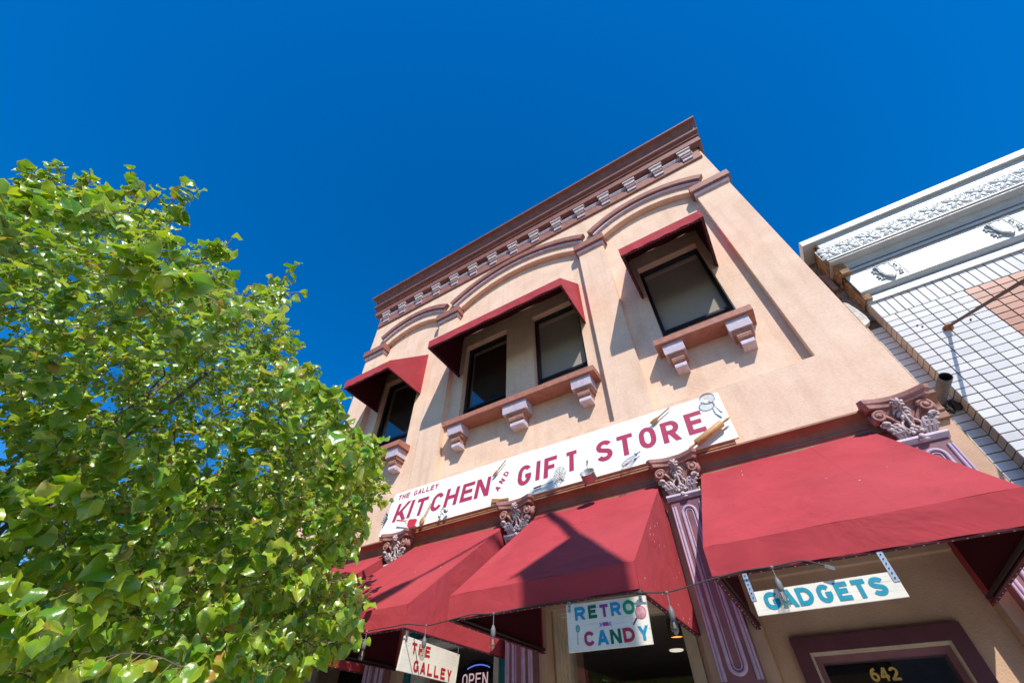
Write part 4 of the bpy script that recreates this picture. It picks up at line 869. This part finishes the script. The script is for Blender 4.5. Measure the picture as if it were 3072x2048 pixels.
for ch, a, b, c, d, k in rows:
    m = MB(); letter(m, ch, a, b, c, d, lambda u, v, e=0: (u, YS - .002 - e, v), .25); m.build('letter', paint('letter_paint_' + k, PC[k]), T)
def disc(mb, x, z, rx, rz, y, mi=0, n=20): mb.add([(x + rx * math.cos(6.2832 * k / n), y, z + rz * math.sin(6.2832 * k / n)) for k in range(n)], [tuple(range(n))], mi)
m = MB(); m.slab([(-.766, YS - .0018, 2.150), (-.758, YS - .0018, 2.146), (-.784, YS - .0018, 2.119), (-.790, YS - .0018, 2.122)], (0, -1, 0), .001, 1); disc(m, -.736, 2.170, .030, .030, YS - .002)
sp_ = [(-.736 + .0034 * t / 6 * math.cos(t * .7) , YS - .003, 2.170 + .0034 * t / 6 * math.sin(t * .7)) for t in range(46)]; m.tube(sp_, .0016, 4, 2)
m.build('painted_lollipop', [paint('lolly_pink', (.62, .16, .22)), paint('lolly_stick', (.06, .05, .05)), paint('lolly_swirl', (.75, .48, .50))], T)
m = MB(); disc(m, -1.102, 2.135, .013, .017, YS - .002); m.tube([(-1.102 + .0016 * t / 6 * math.cos(t * .7), YS - .003, 2.135 + .002 * t / 6 * math.sin(t * .7)) for t in range(40)], .0010, 4, 2); m.slab([(-1.1065, YS - .0018, 2.118), (-1.1045, YS - .0018, 2.118), (-1.1085, YS - .0018, 2.064), (-1.1105, YS - .0018, 2.064)], (0, -1, 0), .001, 1)
m.build('painted_lollipop', [paint('lolly_green', (.02, .30, .28)), paint('lolly_stick', (.06, .05, .05)), paint('lolly_swirl_green', (.35, .62, .55))], T)
m = MB(); y = YS - .002; m.sheet([(-.956, y, 2.148), (-.924, y, 2.148), (-.920, y, 2.131), (-.952, y, 2.131)], 0)
m.sheet([(-.956, y, 2.143), (-.976, y, 2.150), (-.968, y, 2.140), (-.976, y, 2.127), (-.955, y, 2.136)], 1); m.sheet([(-.922, y, 2.143), (-.903, y, 2.150), (-.909, y, 2.140), (-.903, y, 2.126), (-.921, y, 2.135)], 1); m.build('painted_candy', [paint('candy_magenta', (.42, .04, .26)), paint('candy_wrap', (.30, .26, .48))], T)
for x, zt in ((-1.142, 2.285), (-.722, 2.275)):
    m = MB(); strap(m, (x, YS - .003, 2.215), (x - .001, YS - .003, zt), (1, 0, 0), .009); s_ = m.build('strap', GALV, T); m = MB(); holes(m, (x, YS - .004, 2.22), (x, YS - .004, zt), 4, (0, -1, 0)); m.build('strap_hole', BLACKM, s_)
# THE GALLEY: hangs square to the wall
XG = -2.402
T = thing('hanging_sign', 'cream board reading THE GALLEY in red, hung square to the wall', 'sign', (XG, -1.0, 2.04), 'small signs hung from the awnings')
m = MB(); m.slab([(XG, -1.312, 2.044), (XG, -.690, 2.034), (XG, -.664, 2.213), (XG, -1.288, 2.234)], (1, 0, 0), .016); m.build('board', BOARD, T)
m = MB(); pg = lambda u, v, e=0: (XG + .002 + e, u, v)
for k, ch in enumerate('THE'): letter(m, ch, -1.212 + .073 * k, -1.212 + .073 * k + .052, 2.146, 2.208, pg, .23)
m.build('lettering', paint('red_letter', PC['R']), T); m = MB()
for k, ch in enumerate('GALLEY'): letter(m, ch, -1.170 + .0735 * k, -1.170 + .0735 * k + .054, 2.052 - .002 * k, 2.116 - .002 * k, pg, .23)
m.build('lettering', paint('red_letter', PC['R']), T)
m = MB(); m.tube([(XG + .003, -1.205, 2.231), (XG + .003, -1.105, 2.041)], .0022, 5); m.build('loose_wire', CORDM, T)
m = MB(); strap(m, (XG + .001, -1.275, 2.20), (XG, -1.283, 2.300), (0, 1, 0)); s_ = m.build('strap', GALV, T); m = MB(); holes(m, (XG + .002, -1.275, 2.205), (XG + .002, -1.283, 2.295), 5, (1, 0, 0)); m.build('strap_hole', BLACKM, s_)
m = MB(); m.tube([(XG, -.690, 2.205), (XG + .004, -.692, 2.24), (XG - .004, -.690, 2.27), (XG, -.70, 2.305)], .004, 6); m.build('hanging_wire', STEELD, T)
# ================================================================== STRING LIGHTS
YC = -1.345
T = thing('string_lights', 'string of filament bulbs on a dark cord along the awning edges', 'string lights', (-1.6, YC, 2.2))
nodes = [(-3.246, 2.268), (-2.729, 2.279), (-2.178, 2.256), (-1.643, 2.262), (-.573, 2.232), (-.058, 2.268)]
path = [(-3.9, 2.275), (-3.6, 2.255), (-3.246, 2.268), (-3.0, 2.25), (-2.729, 2.281), (-2.5, 2.283), (-2.354, 2.284), (-2.178, 2.258), (-2.05, 2.262), (-1.92, 2.272), (-1.80, 2.277), (-1.643, 2.263), (-1.504, 2.268), (-1.30, 2.272), (-1.103, 2.266), (-.90, 2.258), (-.715, 2.250), (-.573, 2.234), (-.45, 2.245), (-.332, 2.260), (-.189, 2.272), (-.058, 2.270), (.074, 2.274), (.13, 2.252), (.165, 2.236)]
pts = [Vector((x, YC, z)) for x, z in path]; sm = []
for i in range(len(pts) - 1):
    p0, p1, p2, p3 = pts[max(i - 1, 0)], pts[i], pts[i + 1], pts[min(i + 2, len(pts) - 1)]
    for k in range(5): t = k / 5; sm.append(.5 * ((2 * p1) + (-p0 + p2) * t + (2 * p0 - 5 * p1 + 4 * p2 - p3) * t * t + (-p0 + 3 * p1 - 3 * p2 + p3) * t ** 3))
sm.append(pts[-1]); m = MB(); m.tube(sm, .0036, 6); m.ball((-.715, YC, 2.25), (.018, .012, .012), 8, 5); m.build('cord', CORDM, T)
m = MB(); m.box(.150, .188, YC - .007, YC + .007, 2.222, 2.238, 0, Matrix.Translation((.169, YC, 2.23)) @ Matrix.Rotation(math.radians(28), 4, 'Y') @ Matrix.Translation((-.169, -YC, -2.23))); m.build('plug', SOCK, T)
for k, (x, z) in enumerate(nodes):
    dz = .028 if k in (2, 3, 4) else .012
    m = MB(); zt = z - dz - .030
    m.tube([(x, YC, z), (x + .001, YC, zt)], .0028, 6); m.lathe([(0, zt), (.006, zt), (.0095, zt - .010), (.0145, zt - .020), (.0150, zt - .048), (.0135, zt - .050), (.0135, zt - .058), (0, zt - .058)], 16, 0, Matrix.Translation((x, YC, 0))); m.ball((x, YC, z), (.011, .008, .008), 8, 5)
    s_ = m.build('bulb_socket', SOCK, T)
    zb = zt - .057; m = MB(); m.lathe([(.0120, zb), (.0150, zb - .010), (.0195, zb - .026), (.0205, zb - .038), (.0180, zb - .053), (.0110, zb - .064), (.003, zb - .068), (0, zb - .069)], 20, 0, Matrix.Translation((x, YC, 0))); m.build('glass_bulb', GLASSB, s_)
    m = MB(); m.tube([(x - .003, YC, zb - .014), (x - .003, YC, zb - .036), (x, YC, zb - .039), (x + .003, YC, zb - .036), (x + .003, YC, zb - .014)], .0010, 5); m.build('filament', FILAM, s_)
# ================================================================== THINGS SEEN THROUGH THE SHOP WINDOWS
T = thing('neon_sign', 'oval neon OPEN sign inside the shop window behind THE GALLEY board', 'sign', (-2.90, .27, 2.05))
m = MB(); ov = [(-2.875 + .255 * math.cos(6.2832 * k / 36), .262, 2.165 + .165 * math.sin(6.2832 * k / 36)) for k in range(36)]; m.slab(ov, (0, -1, 0), .03); m.build('backing', mat('neon_backing', (.012, .010, .02), .4), T)
m = MB()
for k, ch in enumerate('OPEN'): letter(m, ch, -3.055 + .078 * k, -3.055 + .078 * k + .062, 2.145, 2.235, lambda u, v, e=0: (u, .258 - e, v), .14)
m.build('neon_lettering', NEONW, T)
m = MB(); m.tube([(-2.875 + .215 * math.cos(t), .258, 2.165 + .13 * math.sin(t)) for t in np.linspace(.9, 2.2, 12)], .005, 6); m.tube([(-2.875 + .215 * math.cos(t), .258, 2.165 + .13 * math.sin(t)) for t in np.linspace(-.7, .35, 8)], .005, 6); m.build('neon_tube', NEONB, T)
T = thing('pendant_lamp', 'cylindrical pendant lamp with amber light inside the candy window', 'lamp', (-1.13, 1.05, 2.66))
px_, pz_ = -1.135, 2.47
m = MB(); m.lathe([(.0, pz_ + .15), (.062, pz_ + .15), (.066, pz_ + .14), (.072, pz_), (.066, pz_), (.060, pz_ + .12)], 24, 0, Matrix.Translation((px_, 1.05, 0))); m.tube([(px_, 1.05, pz_ + .14), (px_, 1.05, 2.66)], .006, 6); m.build('lamp_shade', mat('lamp_shade_paint', (.12, .085, .06), .5), T)
m = MB(); m.lathe([(0, pz_ + .012), (.064, pz_ + .012)], 24, 0, Matrix.Translation((px_, 1.05, 0))); m.build('lamp_glow', AMBER, T)
T = thing('downlight', 'round white downlight in the shop ceiling below the amber lamp', 'lamp', (-1.57, 2.75, 2.65))
m = MB(); m.lathe([(0, 2.645), (.075, 2.645), (.085, 2.65), (.085, 2.659)], 24, 0, Matrix.Translation((-1.585, 2.78, 0))); m.build('lamp_disc', DOWNL, T)
T = thing('wall_speaker', 'black box mounted up inside the candy window', 'speaker', (-1.68, .55, 2.4))
m = MB(); m.box(-1.86, -1.55, .42, .60, 2.40, 2.52); m.ball((-1.70, .415, 2.46), (.045, .006, .045), 16, 6); m.build('speaker_case', BLACKM, T)
# ================================================================== STREET LAMP (behind the camera; its shadow falls across the awnings)
T = thing('street_lamp', 'tall street lamp by the kerb whose shadow crosses the awnings', 'street lamp', (1.34, -4.0, 0))
m = MB(); m.tube([(1.345, -4.0, 0), (1.345, -4.0, 1.0), (1.345, -4.0, 8.7)], [.085, .06, .047], 14); m.lathe([(0, .5), (.10, .48), (.13, .1), (.16, .06), (.16, 0)], 18, 0, Matrix.Translation((1.345, -4.0, 0))); m.build('pole', POLEM, T)
m = MB(); m.tube([(1.345, -4.0, 8.62), (1.345, -4.25, 8.95), (1.345, -4.8, 9.17), (1.345, -5.5, 9.26), (1.345, -6.05, 9.31)], .028, 8); m.tube([(1.345, -4.0, 8.42), (1.345, -4.25, 8.70), (1.345, -4.8, 9.15)], .018, 8); m.build('arm', POLEM, T)
m = MB(); m.ball((1.345, -6.45, 9.34), (.13, .46, .085), 14, 8); m.build('lamp_head', mat('lamp_head_paint', (.4, .4, .4), .5), T)
m = MB(); m.slab([(1.352, -4.06, 5.35), (1.352, -4.78, 5.35), (1.352, -4.78, 7.14), (1.352, -4.06, 7.14)], (1, 0, 0), .01); m.build('banner', BANNERM, T)
m = MB(); m.tube([(1.345, -4.0, 7.15), (1.345, -4.86, 7.15)], .014, 8); m.tube([(1.345, -4.0, 5.34), (1.345, -4.86, 5.34)], .014, 8); m.build('banner_arm', POLEM, T)
# ================================================================== STREET TREE (heart-shaped leaves)
rng = np.random.default_rng(5)
CAMP = np.array([0, -3.8, 1.6]); TC = np.array([-3.40, -3.25, 3.30]); TR = np.array([2.40, 2.35, 2.35])
# outline of the crown as seen from the pavement, used to shape the 3-D volume (pixels of a 3072 x 2048 view)
SIL = [(-900, 2700), (-900, 700), (-120, 560), (20, 590), (95, 560), (120, 520), (165, 492), (205, 500), (265, 590), (330, 650), (400, 600), (505, 620), (500, 690), (440, 780), (520, 800), (600, 750), (668, 790), (672, 850), (760, 860), (850, 850), (862, 930), (905, 1010), (925, 1060), (880, 1110), (960, 1120), (1045, 1180), (1060, 1240), (1110, 1300), (1175, 1330), (1170, 1420), (1190, 1470), (1120, 1520), (1100, 1590), (1060, 1660), (930, 1640), (1000, 1700), (1090, 1720), (1120, 1790), (1060, 1830), (1100, 1900), (1000, 1950), (930, 1990), (890, 2060), (850, 2700)]
SILX = np.array([p[0] for p in SIL], float); SILY = np.array([p[1] for p in SIL], float)
AR, AU, AF = np.array(CR), np.array(CU), np.array(CF)
def topx(P):
    d = P - CAMP; z = d @ AF; return 1536 + 1224.8 * (d @ AR) / z, 1024 - 1224.8 * (d @ AU) / z, z
def inside(px, py):
    c = np.zeros(px.shape, bool); j = len(SILX) - 1
    for i in range(len(SILX)):
        cond = ((SILY[i] > py) != (SILY[j] > py)) & (px < (SILX[j] - SILX[i]) * (py - SILY[i]) / (SILY[j] - SILY[i] + 1e-9) + SILX[i]); c ^= cond; j = i
    return c
def in_crown(P, shrink=0.0):
    q = (P - TC) / TR; r = (q ** 2).sum(1); x, y, z = topx(P); far = np.linalg.norm(P - CAMP, axis=1)
    ok = (r < 1.0) & (far > 1.75 + .25 * np.sin(P[:, 0] * 5 + P[:, 2] * 4)) & (P[:, 1] < -1.05) & (P[:, 2] > 1.75)
    seen = (z > 0.15) & (x > -160); left = ((P - CAMP) @ AR < 0) & ~seen & ((P - CAMP)[:, 2] < .44 * np.hypot(P[:, 0], P[:, 1] + 3.8))
    return ok & ((seen & inside(x + shrink, y - shrink * .6)) | left)
cand = TC + TR * rng.uniform(-1, 1, (420000, 3)); cand = cand[in_crown(cand, 26)]
shade_lobe = np.array([-1.7, -5.1, 2.9]) + np.array([1.3, .9, .8]) * rng.uniform(-1, 1, (30000, 3))     # extra out-of-view foliage, added to shade the low leaves at left
shade_lobe = shade_lobe[(((shade_lobe - [-1.7, -5.1, 2.9]) / [1.3, .9, .8]) ** 2).sum(1) < 1]; shade_lobe = shade_lobe[(np.linalg.norm(shade_lobe - CAMP, axis=1) > 1.3) & ((topx(shade_lobe)[2] < 0) | (topx(shade_lobe)[0] < -150))]
q = np.sqrt((((cand - TC) / TR) ** 2).sum(1)); keep = rng.uniform(0, 1, len(q)) < (0.30 + 0.70 * q ** 2); cand = cand[keep]
tips = []
ph = rng.uniform(0, 6.28, (3, 6))
def lumps(P): return sum(np.sin(P @ (np.array([[1.0, .6, .3], [-.5, 1, .8], [.4, -.7, 1.1]])[i % 3] * (2.6 + 1.1 * i)) + ph[i % 3, i % 6]) for i in range(6)) / 6
cand = cand[(lumps(cand) > np.where(cand[:, 2] > 3.0, -.07, -.4)) | (rng.random(len(cand)) < .10)]
for p in cand:      # spaced-out twig ends
    if all(np.dot(p - t, p - t) > 0.104 ** 2 for t in tips[-300:]) and (len(tips) < 300 or np.min(((np.array(tips) - p) ** 2).sum(1)) > 0.104 ** 2): tips.append(p)
    if len(tips) > 5200: break
ncrown = len(tips)
for p in shade_lobe:
    if np.min(((np.array(tips) - p) ** 2).sum(1)) > 0.14 ** 2: tips.append(p)
    if len(tips) > ncrown + 300: break
tips = np.array(tips)
tx_, ty_, _ = topx(tips); sh = []
for i in range(len(tips)):
    if not in_crown((tips[i] + np.array([0, 0, .22]))[None])[0] and tips[i][2] > 2.6 and 60 < tx_[i] < 930 and rng.random() < .42:
        for s_ in range(1, int(rng.integers(2, 5))): sh.append(tips[i] + np.array([rng.normal(0, .03), rng.normal(0, .03), .075 * s_ + rng.uniform(0, .03)]))
tips = np.concatenate([tips, np.array(sh)]); nshoot = len(sh)
tree = thing('street_tree', 'leafy green street tree with glossy heart-shaped leaves covering the left of the shopfront', 'tree', (-3.75, -3.35, 0))
B = MB(); base = np.array([-3.75, -3.35, 0.0]); fork = np.array([-3.68, -3.25, 1.75])
B.tube([base, base + [0, 0, .25], (base + fork) / 2 + [.03, .02, 0], fork], [.13, .095, .085, .078], 12)
tr = B.build('trunk', BARK, tree)
limbs = []; LB = MB()
for k, tgt in enumerate([(-2.35, -2.45, 3.0), (-2.7, -2.1, 3.9), (-3.1, -2.7, 4.7), (-3.9, -2.9, 4.85), (-4.6, -3.0, 4.3), (-4.6, -2.2, 3.5), (-3.3, -1.8, 3.2), (-2.4, -2.5, 2.2), (-3.0, -2.2, 2.4), (-4.4, -3.3, 2.8), (-3.4, -3.2, 3.9), (-2.8, -2.8, 3.6), (-1.9, -5.0, 2.75)]):
    tgt = np.array(tgt); n = 9; P = []
    side = rng.normal(0, .10, 3)
    for i in range(n + 1):
        t = i / n; P.append(fork + .88 * (tgt - fork) * t + side * math.sin(math.pi * t) + np.array([0, 0, .22 * math.sin(math.pi * t)]) + rng.normal(0, .012, 3) * (0 < i < n))
    LB.tube(P, [.015 * (1 - t) + .006 for t in np.linspace(0, 1, n + 1)], 8); limbs += P[2:]
limbs = np.array(limbs)
NP = np.zeros((len(limbs) + len(tips) * 3, 3)); NR = np.zeros(len(NP)); NP[:len(limbs)] = limbs; NR[:len(limbs)] = .0085; nn_ = len(limbs)
order = np.argsort([np.min(((limbs - t) ** 2).sum(1)) for t in tips])
Lp, Ld, Ls, = [], [], []
for t in tips[order]:      # every twig grows from the nearest wood already there
    d = ((NP[:nn_] - t) ** 2).sum(1) + np.where(NP[:nn_, 2] > t[2] + .08, .06, 0); j = int(np.argmin(d)); s = NP[j]; r0 = max(.0022, NR[j] * .72); L_ = np.linalg.norm(t - s)
    mid = (s + t) / 2 + rng.normal(0, .16, 3) * min(.5, L_) + np.array([0, 0, .10]) * min(.5, L_); P = []
    for i in range(6): u = i / 5; P.append((1 - u) ** 2 * s + 2 * u * (1 - u) * mid + u * u * t)
    LB.tube(P, [r0, r0 * .92, r0 * .84, r0 * .76, r0 * .68, r0 * .6], 5, caps=False)
    P = np.array(P); NP[nn_] = P[3]; NR[nn_] = r0 * .8; NP[nn_ + 1] = P[5]; NR[nn_ + 1] = r0 * .7; nn_ += 2
    n = int(rng.integers(8, 13)); run = min(L_, .30)
    for k in range(n):
        f = 1 - (k / n) * run / max(L_, .05); f = max(f, 0.05); x = f * 5; i = min(int(x), 4); p = P[i] + (P[i + 1] - P[i]) * (x - i); dv = P[5] - P[3]; dv = dv / (np.linalg.norm(dv) + 1e-6)
        Lp.append(p); Ld.append(dv); Ls.append(.030 + .036 * rng.random() ** 1.8 - .006 * (k == 0) - .004 * (t[2] > 3.6) + .008 * (t[2] < 2.6))
LB.build('branches', BARK, tr)
Lp, Ld, Ls = np.array(Lp), np.array(Ld), np.array(Ls); n = len(Lp)
# leaf template
def leaf_tpl(fold, curl, wave, ph):
    out = [(0.0, .012), (-.12, .14), (-.13, .32), (-.03, .48), (.17, .56), (.38, .535), (.58, .42), (.78, .20), (.94, 0.0)]; rib = [0, .03, .09, .18, .30, .44, .60, .78, .94]
    V = []; F = []; M = []
    for sgn in (1, -1):
        rows = []
        for sc in (0, .52, .95, 1.0):
            row = []
            for (x, y), r in zip(out, rib):
                X = r + (x - r) * sc; Y = sgn * y * sc; a = abs(Y)
                Z = fold * a - curl * (X - .2) ** 2 - .35 * curl * a * a * 2 + wave * a * math.sin(7 * X + ph * sgn) * (sc ** 2)
                row.append(len(V)); V.append((X, Y, Z))
            rows.append(row)
        for k in range(3):
            for i in range(8):
                f = (rows[k][i], rows[k][i + 1], rows[k + 1][i + 1], rows[k + 1][i]); F.append(f if sgn > 0 else f[::-1]); M.append(1 if k == 2 else 0)
    return np.array(V), np.array(F), np.array(M)
TP = [leaf_tpl(*a) for a in [(.25, .30, .34, 0), (.50, .50, .40, 1.2), (-.15, .70, .42, 2.4), (.35, -.25, .45, .6), (.85, .65, .30, 1.9), (.10, .95, .38, 3.1)]]
outw = Lp - (TC - np.array([0, 0, .6])); outw /= np.linalg.norm(outw, axis=1)[:, None] + 1e-6
sunv = np.array(SUN)
nrm = .62 * sunv + .25 * np.array([0, 0, 1.0]) + .30 * outw + rng.normal(0, .50, (n, 3)); nrm /= np.linalg.norm(nrm, axis=1)[:, None]
tipd = np.array([0, 0, -.85]) + (.55 * outw) + .35 * Ld + rng.normal(0, .42, (n, 3)); tipd -= nrm * (tipd * nrm).sum(1)[:, None]; tipd /= np.linalg.norm(tipd, axis=1)[:, None]
sid = np.cross(nrm, tipd)
pet = Lp + (.35 * outw + .65 * Ld + rng.normal(0, .5, (n, 3))) * .028 + tipd * .012
Lc = pet + tipd * (Ls * .5)[:, None]; ok = np.ones(n, bool); far = np.linalg.norm(Lc - CAMP, axis=1) > 1.3; ok &= far
AV, AFc, AM = [], [], []; off = 0; pets = []
for i in np.nonzero(ok)[0]:
    V, F, M = TP[int(rng.integers(0, 6))]; s = Ls[i]
    AV.append(pet[i] + (V[:, :1] * tipd[i] + V[:, 1:2] * sid[i] * (.92 + .16 * rng.random()) + V[:, 2:3] * nrm[i]) * s); AFc.append(F + off); AM.append(M); off += len(V)
    pets.append((Lp[i], pet[i]))
AV = np.concatenate(AV) - np.array(tree.location); AFc = np.concatenate(AFc); AM = np.concatenate(AM)
me = bpy.data.meshes.new('foliage'); me.vertices.add(len(AV)); me.vertices.foreach_set('co', AV.astype(np.float32).ravel())
me.loops.add(AFc.size); me.loops.foreach_set('vertex_index', AFc.astype(np.int32).ravel()); me.polygons.add(len(AFc)); me.polygons.foreach_set('loop_start', np.arange(0, AFc.size, 4, dtype=np.int32))
me.polygons.foreach_set('material_index', AM.astype(np.int32)); me.polygons.foreach_set('use_smooth', np.ones(len(AFc), bool)); me.update(calc_edges=True); me.validate()
def m_leaf(name, c1, c2, tr_, gl):
    m = bpy.data.materials.new(name); m.use_nodes = True; nt = m.node_tree; N = nt.nodes; L = nt.links; b = N['Principled BSDF']; o = N['Material Output']
    g = N.new('ShaderNodeNewGeometry'); rp = N.new('ShaderNodeValToRGB'); e = rp.color_ramp.elements
    e[0].color = (*c1, 1); e[1].color = (*c2, 1); e[0].position = .15; e[1].position = .93
    x = e.new(.994); x.color = (.36, .22, .03, 1)
    L.new(g.outputs['Random Per Island'], rp.inputs[0]); hv = N.new('ShaderNodeHueSaturation'); hv.inputs['Value'].default_value = 1.5; hv.inputs['Saturation'].default_value = .72; L.new(rp.outputs[0], hv.inputs['Color'])
    mb = N.new('ShaderNodeMix'); mb.data_type = 'RGBA'; L.new(g.outputs['Backfacing'], mb.inputs[0]); L.new(rp.outputs[0], mb.inputs[6]); L.new(hv.outputs[0], mb.inputs[7])
    tc = N.new('ShaderNodeTexCoord'); nz = N.new('ShaderNodeTexNoise'); nz.inputs['Scale'].default_value = 55; L.new(tc.outputs['Object'], nz.inputs[0])
    bp = N.new('ShaderNodeBump'); bp.inputs['Strength'].default_value = .22; bp.inputs['Distance'].default_value = .01; L.new(nz.outputs[0], bp.inputs['Height']); L.new(bp.outputs[0], b.inputs['Normal'])
    L.new(mb.outputs[2], b.inputs['Base Color']); b.inputs['Roughness'].default_value = gl; b.inputs['Specular IOR Level'].default_value = .85
    t = N.new('ShaderNodeBsdfTranslucent'); ht = N.new('ShaderNodeHueSaturation'); ht.inputs['Value'].default_value = 2.0; ht.inputs['Saturation'].default_value = 1.1; ht.inputs['Hue'].default_value = .485; L.new(rp.outputs[0], ht.inputs['Color']); L.new(ht.outputs[0], t.inputs[0])
    mx = N.new('ShaderNodeMixShader'); mx.inputs[0].default_value = tr_; L.new(b.outputs[0], mx.inputs[1]); L.new(t.outputs[0], mx.inputs[2]); L.new(mx.outputs[0], o.inputs[0]); return m
me.materials.append(m_leaf('leaf', (.095, .24, .012), (.34, .44, .028), .29, .32)); me.materials.append(m_leaf('leaf_backlit_rim', (.34, .40, .03), (.46, .46, .05), .30, .4))  # second material: backlit glow of the leaf edges put into a yellow colour
fo = bpy.data.objects.new('foliage', me); COL.objects.link(fo); fo.parent = tree
PM = MB()
for a, b in pets: PM.tube([a, b], .0016, 3, caps=False)
PM.build('leaf_stalks', mat('leaf_stalk', (.28, .22, .08), .6), tree)
print('leaves', len(pets), 'twigs', len(tips))
